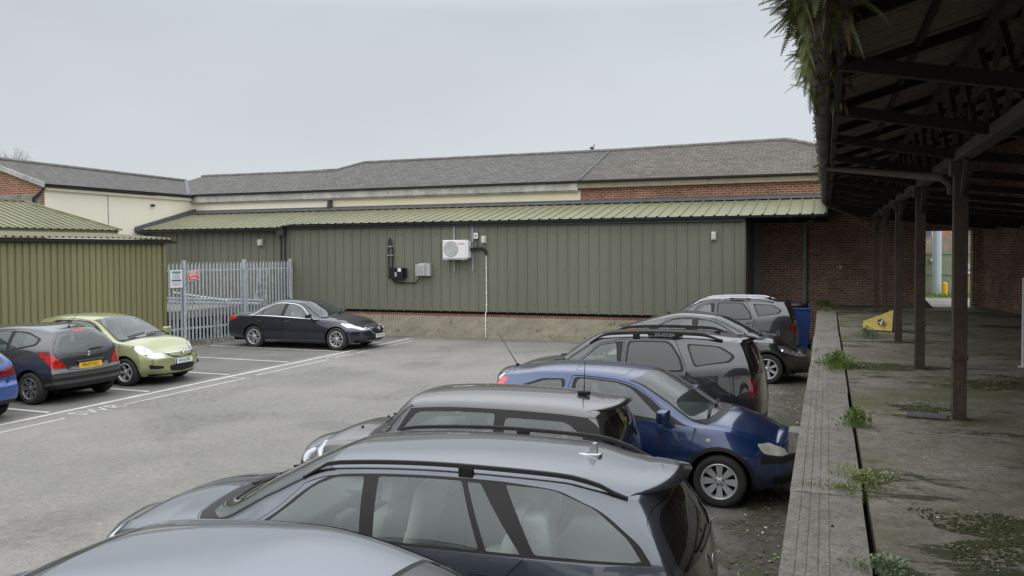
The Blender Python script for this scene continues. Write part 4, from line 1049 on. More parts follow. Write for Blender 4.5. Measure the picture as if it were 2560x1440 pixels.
def black_hatch():
    S = spec(4.30, .885, 1.46, .14, .26, .10, .28, 3.30, .99, 2.25, 1.55, 1.02, 3.82, .87, .70,
        belt=[(.14, 1.01), (.9, 1.0), (1.6, .96), (2.6, .93)], wroof=.56, wre=.60, rear=[(.2, .03), (.5, .02), (.8, 0), (1.0, 0), (1.4, .05)],
        front=[(.2, -.06), (.45, 0), (.62, -.05), (.75, -.14), (.9, -.22)], axles=(.80, 3.38), ra=.365, Rt=.318, noseW=.60, shear=(3.4, .9),
        zcr=[(.14, 1.12), (.45, 1.20), (.95, 1.35), (1.55, 1.46)], zrr=[(.14, 1.08), (.45, 1.14), (.95, 1.27), (1.55, 1.38)])
    rg(S, 'side_window', vp((3.02, 3.08), (2.75, 3.50), (2.45, 3.80), (2.15, 3.89), (1.92, 3.89), (1.90, 3.08)), 'glass', side=True, r=[.01, .05, .06, .06, .02, .02], sub='front_door')
    rg(S, 'side_window', vp((1.78, 3.08), (1.78, 3.88), (1.35, 3.84), (1.08, 3.62), (1.02, 3.08)), 'glass', side=True, r=[.02, .02, .08, .06, .02], sub='rear_door')
    rg(S, 'window_frame', vp((3.16, 3.02), (2.82, 3.50), (2.50, 3.84), (2.15, 3.95), (1.38, 3.92), (.98, 3.64), (.72, 3.02)), 'blacktrim', side=True, r=[.01, .05, .06, .1, .12, .08, .01])
    windscreen(S)
    rg(S, 'front_door', vp((3.12, .9), (3.16, 3.0), (2.80, 3.56), (2.45, 3.90), (1.85, 3.97), (1.84, .9)), 'paint', side=True, r=.02, gap=.0075)
    rg(S, 'rear_door', vp((1.825, .9), (1.83, 3.97), (1.2, 3.9), (.85, 3.02), (1.10, 2.3), (1.25, .9)), 'paint', side=True, r=[.02, .02, .06, .05, .1, .02], gap=.0075)
    hood(S, 4.0)
    rg(S, 'headlight', [('s', 3.58, .80), ('s', 3.72, .66), ('f', .60, .58), ('f', .44, .60), ('f', .48, .66), ('s', 3.85, .78)], 'lamp', side=True, r=.03, dense=False)
    bandf(S, 'front_grille', 2.2, 2.7, 4.06, 'black')
    arch_trim(S, .045, 'black')
    rg(S, 'rear_screen', vp((1.05, 5), (1.02, 4.3), (.98, 4.18), (.40, 4.18), (.34, 4.4), (.32, 5)), 'glass', r=[.001, .03, .05, .05, .03, .001])
    rg(S, 'tail_light', [('s', .66, 1.06), ('s', .30, 1.11), ('s', .06, 1.09), ('s', .04, .93), ('s', .28, .96)], 'tail', side=True, r=.03, dense=False)
    pm = paint('black_metallic', (.006, .006, .007), flake=.15, dust=.05)
    root, sh, made = finish('parked_car', (-4.55, 19.34), .3, S, dict(paint=pm), 'black sloping hatchback with a red tail lamp, between the two grey sport utility cars',
        dict(Rt=.318, Rr=.215, style='five', ns=7), dict(xs=(2.05, 1.15), half=.78, zf=.28, beltz=.97, m='seat', dashx=2.9, roofz=1.38))
    for sg in (1, -1): mirror(root, (2.88, 1.0, 1.02), pm, sg)
    for x in (2.0,): surf_box(sh, root, 's', x, .85, .18, .035, .03, pm, 'door_handle')
    wipers(root, sh, 3.22)
    p = sh.P(sh.u_at_x(1.12, 4.9), 4.95); mb = MB(); mb.prism([(-.14, 0), (0, 0), (.0, .055), (-.04, .05)], -.012, .012, pm, lambda a, b, h: (-a, h, b)); f = mb.build('aerial_fin', root); f.location = (p.x, 0, p.z-.003)
    return root

def navy_saloon():
    S = spec(4.87, .92, 1.45, .16, .26, .14, .26, 3.55, .985, 2.62, 1.95, 1.02, 4.35, .83, .70,
        belt=[(.16, .93), (1.0, .965), (1.8, .94), (2.8, .90)], wroof=.57, wre=.60, rear=[(.2, .05), (.5, 0), (.8, -.0), (1.0, .02), (1.2, .05)],
        front=[(.2, -.10), (.35, 0), (.6, -.04), (.75, -.12), (.9, -.20)], axles=(1.10, 3.93), ra=.375, Rt=.33, noseW=.62, shear=(3.9, 1.0),
        zcr=[(.16, .985), (.35, 1.04), (.72, 1.06), (1.25, 1.27), (1.95, 1.45)], zrr=[(.16, .955), (.35, .99), (.75, 1.01), (1.25, 1.20), (1.95, 1.375)])
    rg(S, 'side_window', vp((3.18, 3.10), (2.92, 3.48), (2.64, 3.80), (2.38, 3.89), (2.18, 3.89), (2.14, 3.10)), 'glass', side=True, r=[.01, .05, .06, .05, .02, .02], sub='front_door')
    rg(S, 'side_window', vp((2.02, 3.10), (2.06, 3.89), (1.62, 3.86), (1.40, 3.72), (1.38, 3.10)), 'privacy', side=True, r=[.02, .02, .08, .02, .02], sub='rear_door')
    rg(S, 'quarter_light', vp((1.33, 3.10), (1.34, 3.68), (1.16, 3.48), (1.08, 3.12)), 'privacy', side=True, r=.02, sub='rear_door')
    rg(S, 'window_frame', vp((3.27, 3.07), (2.98, 3.46), (2.68, 3.81), (2.40, 3.915), (1.60, 3.90), (1.22, 3.68), (1.00, 3.06)), 'blacktrim', side=True, r=[.01, .05, .06, .08, .12, .08, .02])
    rg(S, 'chrome_window_line', vp((3.31, 3.03), (3.01, 3.465), (2.70, 3.83), (2.40, 3.94), (1.59, 3.925), (1.19, 3.70), (.93, 3.03)), 'chrome', side=True, r=[.01, .05, .06, .08, .12, .08, .02])
    windscreen(S)
    rg(S, 'front_door', vp((3.34, .8), (3.37, 2.97), (2.12, 2.97), (2.10, .8)), 'paint', side=True, r=.02, gap=.0075)
    rg(S, 'rear_door', vp((2.085, .8), (2.105, 2.97), (1.0, 2.97), (1.24, 2.2), (1.52, 1.7), (1.56, .8)), 'paint', side=True, r=[.02, .02, .05, .1, .08, .02], gap=.0075)
    hood(S, 4.56)
    rg(S, 'headlight', [('s', 4.05, .765), ('s', 4.30, .655), ('f', .60, .60), ('f', .46, .60), ('f', .52, .66), ('s', 4.40, .755)], 'lamp', side=True, r=.025, dense=False)
    rg(S, 'grille', [('U', S['u'][1]+CAP, 1.55), ('f', .30, .47), ('f', .44, .60), ('f', .42, .655), ('U', S['u'][1]+CAP, 2.7)], 'black', r=[.001, .04, .03, .02, .001], dense=False)
    rg(S, 'lower_intake', [('U', S['u'][1]+CAP, .5), ('f', .55, .30), ('f', .50, .38), ('U', S['u'][1]+CAP, 1.2)], 'black', r=.01, dense=False)
    rg(S, 'rear_screen', vp((1.60, 5), (1.56, 4.3), (1.48, 4.18), (.86, 4.18), (.78, 4.4), (.76, 5)), 'privacy', r=[.001, .03, .05, .05, .03, .001])
    rg(S, 'tail_light', [('s', .50, .88), ('s', .42, .95), ('s', .12, .93), ('s', .10, .80), ('s', .28, .81)], 'tail', side=True, r=.03, dense=False)
    pm = paint('midnight_blue_metallic', (.006, .009, .024), flake=.3, dust=.06)
    root, sh, made = finish('parked_car', (-17.22, 21.72), 1.2, S, dict(paint=pm), 'midnight blue saloon car parked by the cladded wall and the steel fence',
        dict(Rt=.33, Rr=.225, style='twin', ns=5, tw=.22), dict(xs=(2.35, 1.45), half=.80, zf=.28, beltz=.95, m='seat', dashx=3.15, roofz=1.39))
    for sg in (1, -1): mirror(root, (3.08, 1.0, .99), pm, sg)
    for x in (2.25, 1.30): surf_box(sh, root, 's', x, .80, .19, .032, .03, pm, 'door_handle')
    wipers(root, sh, 3.47)
    badge_ring(root, sh, 'f', .60, .06, kind='wing')
    mb = MB(); pts = []
    for y in (-.45, -.42, -.32, -.16, 0, .16, .32, .42, .45):
        z = {.45: .655, .42: .60, .32: .49, .16: .445, 0: .435}[abs(y)]; u, v = sh.inv('f', abs(y), z); q = sh.P(u, v); pts.append((q.x+.006, y, q.z))
    mb.tube(pts, .013, 'chrome', 8); mb.build('grille_surround', root)
    plate(root, (sh.P(*sh.inv('f', 0, .42)).x+.02, 0, .395), 'GY15 VWL', False, 'plate_w')
    p = sh.P(sh.u_at_x(1.72, 4.9), 4.95); mb = MB(); mb.prism([(-.14, 0), (0, 0), (.0, .055), (-.04, .05)], -.012, .012, pm, lambda a, b, h: (-a, h, b)); f = mb.build('aerial_fin', root); f.location = (p.x, 0, p.z-.003)
    return root

def green_hatch():
    S = spec(4.0, .868, 1.485, .13, .26, .10, .26, 3.08, 1.01, 2.15, 1.35, 1.40, 3.58, .92, .76,
        belt=[(.13, 1.02), (.8, 1.0), (1.6, .96), (2.4, .93)], wroof=.56, rear=[(.2, .03), (.5, 0), (.8, .03), (1.0, .09), (1.2, .19), (1.4, .36)],
        front=[(.2, -.07), (.42, 0), (.6, -.015), (.75, -.07), (.95, -.18)], axles=(.66, 3.17), ra=.36, Rt=.30, noseW=.64)
    rg(S, 'side_window', vp((2.62, 3.10), (2.36, 3.50), (2.10, 3.82), (1.85, 3.90), (1.42, 3.90), (1.36, 3.10)), 'glass', side=True, r=[.02, .05, .06, .05, .04, .03], sub='front_door')
    rg(S, 'rear_quarter_window', vp((1.26, 3.10), (1.30, 3.86), (.95, 3.82), (.66, 3.55), (.52, 3.2)), 'privacy', side=True, r=[.02, .05, .08, .05, .02])
    rg(S, 'window_frame', vp((2.98, 3.03), (2.66, 3.46), (2.34, 3.80), (1.92, 3.95), (.95, 3.90), (.55, 3.55), (.40, 3.06)), 'blacktrim', side=True, r=[.01, .05, .06, .08, .1, .06, .03])
    windscreen(S)
    rg(S, 'front_door', vp((2.98, .9), (3.02, 3.0), (2.68, 3.50), (2.34, 3.86), (1.9, 3.985), (1.34, 3.985), (1.28, 3.02), (1.30, .9)), 'paint', side=True, r=.03, gap=.0075)
    hood(S, 3.80)
    rg(S, 'headlight', [('s', 3.34, .87), ('s', 3.46, .72), ('f', .60, .60), ('f', .44, .60), ('f', .45, .68), ('f', .56, .78)], 'lamp', side=True, r=.045, dense=False)
    rg(S, 'grille', [('U', S['u'][1]+CAP, 2.25), ('f', .34, .625), ('f', .43, .70), ('f', .40, .72), ('U', S['u'][1]+CAP, 2.95)], 'black', r=[.001, .03, .02, .01, .001], dense=False)
    rg(S, 'lower_intake', [('U', S['u'][1]+CAP, .55), ('f', .33, .31), ('f', .38, .42), ('U', S['u'][1]+CAP, 1.55)], 'black', r=[.001, .03, .03, .001], dense=False)
    rg(S, 'fog_recess', [('f', .50, .37), ('f', .68, .37), ('f', .70, .46), ('f', .50, .43)], 'black', side=True, r=.02, dense=False)
    bandf(S, 'chin', .0, .35, 3.62, 'blacktrim')
    rg(S, 'rear_screen', [('r', 0, 1.30), ('r', .46, 1.28), ('r', .56, 1.16), ('r', .62, 1.0), ('r', 0, .96)], 'glass', r=[.001, .05, .04, .05, .001])
    pm = paint('lime_metallic', (.33, .35, .165), flake=.35, rough=.34)
    root, sh, made = finish('parked_car', (-17.25, 14.72), .2, S, dict(paint=pm), 'pale lime green hatchback facing out of its bay by the olive building',
        dict(Rt=.30, Rr=.20, style='five', ns=5), dict(xs=(1.75, .85), half=.76, zf=.28, beltz=.97, m='seat', dashx=2.62, roofz=1.42))
    for sg in (1, -1): mirror(root, (2.66, .97, 1.05), pm, sg, .13, .21, .15)
    surf_box(sh, root, 's', 1.45, .86, .17, .035, .03, pm, 'door_handle')
    wipers(root, sh, 3.0)
    badge_ring(root, sh, 'f', .685, .055, kind='vee')
    mb = MB(); pts = []
    for y in (-.42, -.25, 0, .25, .42): u, v = sh.inv('f', abs(y), .69); q = sh.P(u, v); pts.append((q.x+.006, y, q.z))
    mb.tube(pts, .017, 'chrome', 8); 
    for z in (.655, .63):
        mb.tube([(sh.P(*sh.inv('f', abs(y), z)).x+.004, y, z) for y in (-.34, -.18, 0, .18, .34)], .004, 'inkgrey', 5)
    mb.build('grille_bar', root)
    plate(root, (sh.P(*sh.inv('f', 0, .52)).x+.014, 0, .505), 'WL56 JFK', False, 'plate_w', euro=True)
    mb = MB()
    for y in (.60, -.60): u, v = sh.inv('f', .60, .41); q = sh.P(u, v); mb.lathe([(0, .012), (.035, .012), (.045, 0)], 'hubdark', c=(0, 0, 0), axis='x', n=16) if 0 else mb.sphere((q.x, y, .41), .045, 'blacktrim', 12, (.35, 1, 1))
    mb.build('fog_lamp', root)
    return root

def dark_hatch():
    S = spec(4.03, .874, 1.47, .14, .26, .12, .24, 3.18, .99, 2.15, 1.40, 1.40, 3.62, .88, .74,
        belt=[(.14, 1.02), (.8, 1.0), (1.6, .95), (2.4, .92)], wroof=.56, wre=.50, rear=[(.2, .05), (.42, .0), (.60, .0), (.66, .03), (.85, .06), (1.0, .10), (1.2, .21), (1.4, .38)],
        front=[(.2, -.05), (.45, 0), (.62, -.04), (.75, -.10), (.9, -.2)], axles=(.66, 3.20), ra=.36, Rt=.305, noseW=.58, taper=(.085, .1))
    rg(S, 'side_window', vp((2.62, 3.10), (2.36, 3.50), (2.10, 3.82), (1.85, 3.90), (1.42, 3.90), (1.36, 3.10)), 'glass', side=True, r=[.02, .05, .06, .05, .04, .03], sub='front_door')
    rg(S, 'rear_quarter_window', vp((1.26, 3.10), (1.30, 3.86), (.95, 3.82), (.64, 3.62), (.66, 3.35)), 'glass', side=True, r=[.02, .05, .08, .08, .08])
    rg(S, 'window_frame', vp((2.98, 3.03), (2.66, 3.46), (2.34, 3.80), (1.92, 3.95), (.95, 3.90), (.57, 3.66), (.60, 3.28), (1.1, 3.04)), 'blacktrim', side=True, r=[.01, .05, .06, .08, .1, .08, .06, .05])
    windscreen(S)
    rg(S, 'front_door', vp((2.98, .9), (3.02, 3.0), (2.68, 3.50), (2.34, 3.86), (1.9, 3.985), (1.34, 3.985), (1.28, 3.02), (1.30, .9)), 'paint', side=True, r=.03, gap=.0075)
    hood(S, 3.82)
    rg(S, 'headlight', [('s', 3.1, .86), ('s', 3.4, .70), ('f', .60, .60), ('f', .46, .62), ('s', 3.62, .80)], 'lamp', side=True, r=.04, dense=False)
    rg(S, 'stop_lamp', [('r', 0, 1.375), ('r', .13, 1.373), ('r', .13, 1.345), ('r', 0, 1.347)], 'tail', r=.004)
    rg(S, 'rear_screen', [('r', 0, 1.30), ('r', .38, 1.285), ('r', .50, 1.20), ('r', .62, 1.04), ('r', .50, .965), ('r', 0, .945)], 'glass', r=[.001, .06, .04, .07, .05, .001])
    rg(S, 'tail_light', [('s', .52, .98), ('s', .36, .99), ('r', .70, .93), ('r', .58, .80), ('r', .50, .69), ('s', .16, .70), ('s', .27, .80)], 'tail', side=True, r=.04, dense=False)
    rg(S, 'tailgate', [('r', 0, 1.34), ('r', .44, 1.325), ('r', .55, 1.22), ('r', .70, 1.0), ('r', .62, .80), ('r', .46, .64), ('r', 0, .62)], 'paint', r=[.001, .05, .04, .05, .05, .05, .001], gap=.0075)
    bandf(S, 'rub_strip', 1.32, 1.66, .46, 'blacktrim', front=False)
    bandf(S, 'lower_bumper', .0, .93, .40, 'blacktrim', front=False)
    pm = paint('charcoal_metallic', (.040, .040, .046), flake=.45)
    root, sh, made = finish('parked_car', (-13.40, 12.42), 178, S, dict(paint=pm), 'charcoal hatchback seen from behind with a yellow number plate, nose to the olive building',
        dict(Rt=.305, Rr=.205, style='wide', ns=7, matr='alloydark'), dict(xs=(1.75, .90), half=.76, zf=.28, beltz=.96, m='seat', dashx=2.62, roofz=1.40))
    for sg in (1, -1): mirror(root, (2.62, .97, 1.03), pm, sg)
    surf_box(sh, root, 's', 1.45, .84, .17, .035, .03, pm, 'door_handle')
    q = sh.P(*sh.inv('r', 0, .72)); plate(root, (q.x-.018, 0, .70), 'MK07 FGC', True, 'plate_y')
    mb = MB(); mb.bar((q.x-.02, -.30, .79), (q.x-.02, .30, .79), .03, .028, pm); mb.bar((q.x-.022, -.29, .772), (q.x-.022, .29, .772), .02, .010, 'seam'); mb.build('boot_grip', root, bevel=.005)
    mb = MB(); q = sh.P(*sh.inv('r', 0, .90)); x = q.x-.012
    for a, b in (((-.03, .0), (-.005, .045)), ((-.005, .045), (.03, .035)), ((-.005, .045), (.005, .0)), ((.005, .0), (.03, -.03)), ((.005, .0), (-.02, -.035))): mb.tube([(x, a[0], q.z+a[1]), (x, b[0], q.z+b[1])], .007, 'chrome', 6)
    mb.build('badge', root)
    q = sh.P(*sh.inv('r', .36, .66)); text_mesh('PEUGEOT', .032, 'satin', 'lettering', root, basis((q.x-.008, .40, .665), (.12, -1, 0), (0, 0, 1)), .001, .001)
    q = sh.P(*sh.inv('r', .40, .70)); text_mesh('207', .045, 'satin', 'lettering', root, basis((q.x-.010, -.38, .71), (-.12, -1, 0), (0, 0, 1)), .001, .001)
    mb = MB(); pts = []
    for y in (-.33, -.2, -.05): q = sh.P(*sh.inv('r', abs(y), .995-.02*y)); pts.append((q.x-.025, y, q.z))
    mb.tube(pts, .014, 'black', 6); mb.build('rear_wiper', root)
    p = sh.P(sh.u_at_x(.62, 4.9), 4.95); aerial(root, (p.x, 0, p.z+.01), (p.x-.26, 0, p.z+.30))
    return root

def blue_edge():
    S = spec(4.25, .89, 1.44, .14, .26, .12, .24, 3.2, .97, 2.25, 1.45, 1.36, 3.78, .86, .72,
        belt=[(.14, .98), (.8, .97), (1.6, .94), (2.4, .91)], wroof=.57, rear=[(.2, .05), (.42, .0), (.60, .0), (.66, .03), (.85, .05), (1.0, .10), (1.2, .25), (1.4, .45)],
        front=[(.2, -.05), (.45, 0), (.62, -.04), (.75, -.10), (.9, -.2)], axles=(.78, 3.40), ra=.37, Rt=.32, noseW=.58, taper=(.085, .1))
    rg(S, 'side_window', vp((2.75, 3.10), (2.46, 3.50), (2.20, 3.82), (1.85, 3.90), (1.80, 3.10)), 'glass', side=True, r=.03)
    rg(S, 'side_window', vp((1.70, 3.10), (1.72, 3.90), (1.1, 3.84), (.75, 3.4), (.66, 3.10)), 'glass', side=True, r=.03)
    windscreen(S)
    hood(S, 4.0)
    rg(S, 'rear_screen', [('r', 0, 1.28), ('r', .45, 1.265), ('r', .62, 1.0), ('r', 0, .98)], 'glass', r=[.001, .06, .05, .001])
    rg(S, 'tail_light', [('s', .40, .86), ('s', .30, .93), ('r', .62, .92), ('r', .44, .86), ('r', .46, .76), ('s', .20, .78)], 'taildark', side=True, r=.02, dense=False)
    rg(S, 'tailgate', [('r', 0, 1.33), ('r', .48, 1.31), ('r', .68, .98), ('r', .56, .62), ('r', 0, .60)], 'paint', r=[.001, .05, .05, .05, .001], gap=.0075)
    bandf(S, 'lower_bumper', .0, .8, .40, 'blacktrim', front=False)
    pm = paint('bright_blue_metallic', (.030, .085, .32), flake=.45)
    root, sh, made = finish('parked_car', (-13.08, 9.78), 174, S, dict(paint=pm), 'bright blue hatchback cut off by the left edge with its rear lamp showing',
        dict(Rt=.32, Rr=.215, style='wide', ns=5), dict(xs=(1.95, 1.05), half=.78, zf=.28, beltz=.95, m='seat', dashx=2.8, roofz=1.38))
    q = sh.P(*sh.inv('r', 0, .72)); mb = MB(); mb.obox((q.x-.014, 0, .72), (.005, 0, 0), (0, .26, 0), (0, 0, .055), 'plate_y'); mb.build('number_plate', root)
    q = sh.P(*sh.inv('r', .52, .70)); text_mesh('S line', .045, 'satin', 'lettering', root, basis((q.x-.012, -.48, .70), (-.25, -1, 0), (0, 0, 1)), .001, .001)
    return root

def near_roof():
    S = spec(4.50, .90, 1.455, .16, .26, .12, .26, 3.50, .99, 2.52, 1.68, 1.02, 4.0, .87, .74,
        belt=[(.16, .95), (1.0, .97), (1.8, .94), (2.8, .90)], wroof=.60, wre=.60, rear=[(.2, .05), (.5, 0), (.8, -.0), (1.0, .02), (1.2, .05)],
        front=[(.2, -.08), (.45, 0), (.62, -.04), (.75, -.12), (.9, -.20)], axles=(.98, 3.66), ra=.37, Rt=.32, noseW=.62, shear=(3.6, .9),
        zcr=[(.16, 1.0), (.32, 1.06), (.50, 1.09), (.95, 1.33), (1.68, 1.455)], zrr=[(.16, .96), (.32, 1.0), (.50, 1.03), (.95, 1.25), (1.68, 1.38)])
    rg(S, 'side_window', vp((3.05, 3.10), (2.80, 3.48), (2.50, 3.80), (2.2, 3.89), (2.0, 3.89), (1.98, 3.10)), 'glass', side=True, r=.03, sub='front_door')
    rg(S, 'side_window', vp((1.86, 3.10), (1.88, 3.89), (1.25, 3.86), (.95, 3.5), (.82, 3.10)), 'glass', side=True, r=.04, sub='rear_door')
    rg(S, 'window_frame', vp((3.2, 3.03), (2.86, 3.46), (2.56, 3.83), (2.25, 3.95), (1.22, 3.93), (.85, 3.58), (.66, 3.03)), 'blacktrim', side=True, r=.04)
    windscreen(S)
    rg(S, 'front_door', vp((3.2, .8), (3.22, 3.0), (1.94, 3.0), (1.92, .8)), 'paint', side=True, r=.02, gap=.0075)
    rg(S, 'rear_door', vp((1.9, .8), (1.92, 3.0), (.85, 3.0), (1.10, 2.2), (1.38, 1.7), (1.4, .8)), 'paint', side=True, r=[.02, .02, .05, .1, .08, .02], gap=.0075)
    hood(S, 4.2)
    rg(S, 'headlight', [('s', 3.80, .79), ('s', 3.95, .68), ('f', .60, .60), ('f', .46, .62), ('f', .50, .68), ('s', 4.10, .78)], 'lamp', side=True, r=.025, dense=False)
    rg(S, 'rear_screen', vp((1.02, 5), (1.00, 4.4), (.90, 4.16), (.52, 4.16), (.50, 4.4), (.48, 5)), 'privacy', r=[.001, .03, .05, .05, .03, .001])
    rg(S, 'rear_screen_surround', vp((1.05, 5), (1.03, 4.4), (.93, 4.10), (.50, 4.10), (.46, 4.4), (.44, 5)), 'blacktrim', r=.02)
    rg(S, 'tail_light', [('s', .50, .88), ('s', .42, .95), ('s', .12, .93), ('s', .10, .80), ('s', .28, .81)], 'tail', side=True, r=.03, dense=False)
    pm = paint('steel_blue_metallic', (.150, .170, .205), flake=.55)
    root, sh, made = finish('parked_car', (-.84, 3.26), 181.5, S, dict(paint=pm), 'steel blue car nearest the camera showing only its roof and rear screen',
        dict(Rt=.32, Rr=.215, style='wide', ns=5), dict(xs=(2.1, 1.2), half=.78, zf=.28, beltz=.95, m='seat', dashx=2.95, roofz=1.38))
    for sg in (1, -1): mirror(root, (2.95, 1.0, .99), pm, sg)
    for sg in (1, -1):
        mb = MB(); pts = []
        for x in np.linspace(.95, 2.5, 14): u = sh.u_at_x(x, 4.13); q = sh.P(u, 4.13); pts.append((q.x, q.y*sg, q.z+.001))
        mb.tube(pts, .006, 'seam', 6); mb.build('roof_gutter', root)
    return root
CARS = [estate, blue_hatch, mini_hatch, suv_near, suv_far, black_hatch, navy_saloon, green_hatch, dark_hatch, blue_edge, near_roof]

# ------------------------------------------------------------------ setting: ground, yard, platform
def sheet(name, x0, x1, y0, y1, z, m, kind='structure', th=None):
    mb = MB(); mb.add([(x0, y0, z), (x1, y0, z), (x1, y1, z), (x0, y1, z)], [(0, 1, 2, 3)], m)
    return tag(mb.build(name), kind=kind)
sheet('ground', -250, 250, -60, 400, 0, 'asphalt')

def ribbed(mb, O, A, la, Sv, Nr, pitch, wb, wt, d, m, inv=False, endcap=False):
    """box-profile sheeting: pans with raised ribs. O corner, A unit along, la length, Sv full vector across, Nr unit normal"""
    O, A, Sv, Nr = Vector(O), Vector(A), Vector(Sv), Vector(Nr); prof = [(0, 0)]; x = pitch*.5
    while x+wb < la:
        prof += [(x, 0), (x+(wb-wt)/2, d), (x+(wb+wt)/2, d), (x+wb, 0)]; x += pitch
    prof.append((la, 0)); vs = []
    for t, h in prof: vs += [O+A*t+Nr*h, O+A*t+Nr*h+Sv]
    mb.add(vs, [(2*i, 2*i+2, 2*i+3, 2*i+1) for i in range(len(prof)-1)], m)
    if endcap:
        dark = [i for i in range(1, len(prof)-4, 4)]
        for i in dark:
            v = [vs[2*(i+k)]+Vector((0, 0, 0)) for k in range(4)]; mb.add(v, [(0, 1, 2, 3)], 'under')
    return mb

# parking lines
def strip(mb, p, q, w, z=.004, m='line', jag=0):
    p, q = Vector((*p, z)), Vector((*q, z)); d = (q-p).normalized(); n = Vector((-d.y, d.x, 0))*w/2; k = max(1, int((q-p).length/.35)); vs = []
    for i in range(k+1):
        c = p+(q-p)*i/k; j1, j2 = (random.uniform(.82, 1.1) for _ in range(2)); vs += [c-n*j1, c+n*j2]
    mb.add(vs, [(2*i, 2*i+2, 2*i+3, 2*i+1) for i in range(k)], m)
mb = MB()
strip(mb, (-13.02, -4), (-12.80, 24.6), .11)
for y in (1.6, 4.0, 6.4, 8.77, 11.14, 13.51, 15.98, 18.32, 20.72, 23.1): strip(mb, (-13.06, y), (-17.7, y+.14), .10, .008)
for a, b in ((2, 10.85), (12.2, 15.65), (16.15, 19.1), (20.6, 23.9)): strip(mb, (-12.40, a), (-12.36, b), .055)
strip(mb, (-12.7, 15.62), (-12.2, 15.68), .05, .008); strip(mb, (-12.9, 24.5), (-12.55, 24.9), .09, .008); strip(mb, (-12.6, 23.9), (-12.2, 23.96), .05, .008)
tag(mb.build('parking_lines'), kind='structure')
pl = bpy.data.objects['parking_lines']
for yy, s_ in ((11.62, .62), (19.85, .62)):
    mt = basis((-12.42, yy, .005), (.08, 1, 0), (-1, .35, 0)); 
    t_ = text_mesh('SWR', s_, 'line', 'bay_lettering', None, mt @ Matrix.Scale(.78, 4, (1, 0, 0)), .001, -.008); tag(t_, kind='structure')

# platform
PT = 1.1
mb = MB(); mb.box(.285, 8.5, -9, 28.15, 0, PT, 'platform'); mb.box(.245, .285, -9, 28.15, .2, PT-.12, 'under'); 
tag(mb.build('platform'), kind='structure')
mb = MB()
ys = [-9, -6.8, -4.5, -2.2, .05, 2.2, 4.2, 6.38, 8.72, 11.0, 13.35, 15.7, 18.0, 20.4, 22.8, 25.55]
for a, b in zip(ys, ys[1:]):
    dx = random.uniform(-.012, .012); xs_ = [-.235+dx, -.158, -.098, -.036, .025, .245+random.uniform(-.008, .012)]
    mb.box(xs_[0], xs_[-1], a+.006, b-.006, PT-.17, PT-.004, 'coping')
    for x0, x1 in zip(xs_, xs_[1:]): mb.box(x0+(.0025 if x0 > -.2 else 0), x1-(.0025 if x1 < .2 else 0), a+.008, b-.008, PT-.0041, PT+random.uniform(0, .003), 'coping')
mb.box(-.34, -.235, 8.55, 8.85, PT-.22, PT-.02, 'coping')
tag(mb.build('platform_coping'), kind='structure')
mb = MB(); mb.box(-.16, .245, -9, 28.1, 0, PT-.172, 'plinth'); mb.box(-.16, .284, 25.55, 28.1, PT-.18, PT-.004, 'platform'); tag(mb.build('platform_face'), kind='structure')

# ------------------------------------------------------------------ long lean-to shed with green cladding
sh_ = empty('cladded_shed', (-10, 25.3, 0), 0, 'long low shed of grey-green ribbed metal with pale green roof across the yard', 'shed')
def child(mb, name, par, **k):
    o = mb.build(name, **k); o.parent = par; o.matrix_parent_inverse = Matrix.Translation(-par.location); return o
P_ = .338
mb = MB(); ribbed(mb, (-17.95, 25.3, .86), (1, 0, 0), 15.7, (0, 0, 2.95), (0, -1, 0), P_, .055, .032, .026, 'clad')
mb.box(-2.25, -2.20, 25.262, 28.2, .0, 3.8, 'clad'); mb.box(-2.30, -2.24, 25.24, 25.30, .86, 3.78, 'clad'); mb.box(-17.98, -17.93, 25.24, 25.45, .86, 3.78, 'clad')
x = -17.8
while x < -2.4:
    for z in (1.12, 2.24, 3.42): mb.lathe([(0, -.008), (.016, -.006), (.018, 0)], 'lead', c=(x+P_*.5+.12, 25.298, z), n=8)
    x += P_
child(mb, 'wall_cladding', sh_)
mb = MB(); ribbed(mb, (-24.65, 25.42, .95), (1, 0, 0), 6.7, (0, 0, 2.75), (0, -1, 0), P_, .055, .032, .026, 'clad'); child(mb, 'wall_cladding', sh_)
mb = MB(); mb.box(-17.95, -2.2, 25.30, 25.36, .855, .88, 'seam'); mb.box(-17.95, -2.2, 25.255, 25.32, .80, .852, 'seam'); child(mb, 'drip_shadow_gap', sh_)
mb = MB(); mb.box(-17.95, -2.2, 25.27, 28.2, .71, .802, 'soldier'); child(mb, 'brick_course', sh_)
mb = MB()
n = 60; vs = []
for i in range(n+1):
    x = -17.95+15.75*i/n
    for j in range(5): vs.append((x, 25.235+random.uniform(-.012, .012), .71*j/4+(random.uniform(-.004, .003) if j == 4 else 0)))
mb.add(vs, [(i*5+j, i*5+5+j, i*5+6+j, i*5+1+j) for i in range(n) for j in range(4)], 'plinth')
mb.box(-17.95, -2.2, 25.25, 25.30, .60, .708, 'plinth'); child(mb, 'plinth', sh_)
def slope(mb, x0, x1, y0, z0, y1, z1, m, d=.035, pitch=P_):
    Sv = Vector((0, y1-y0, z1-z0)); Nr = Vector((0, -(z1-z0), y1-y0)).normalized(); ribbed(mb, (x0, y0, z0), (1, 0, 0), x1-x0, Sv, Nr, pitch, .07, .035, d, m)
    for i in range(int((x1-x0)/pitch)):
        x = x0+pitch*(i+.5); mb.add([(x+.006, y0-.004, z0+.002), (x+.064, y0-.004, z0+.002), (x+.05, y0-.004, z0+d-.006), (x+.02, y0-.004, z0+d-.006)], [(0, 1, 2, 3)], 'under')
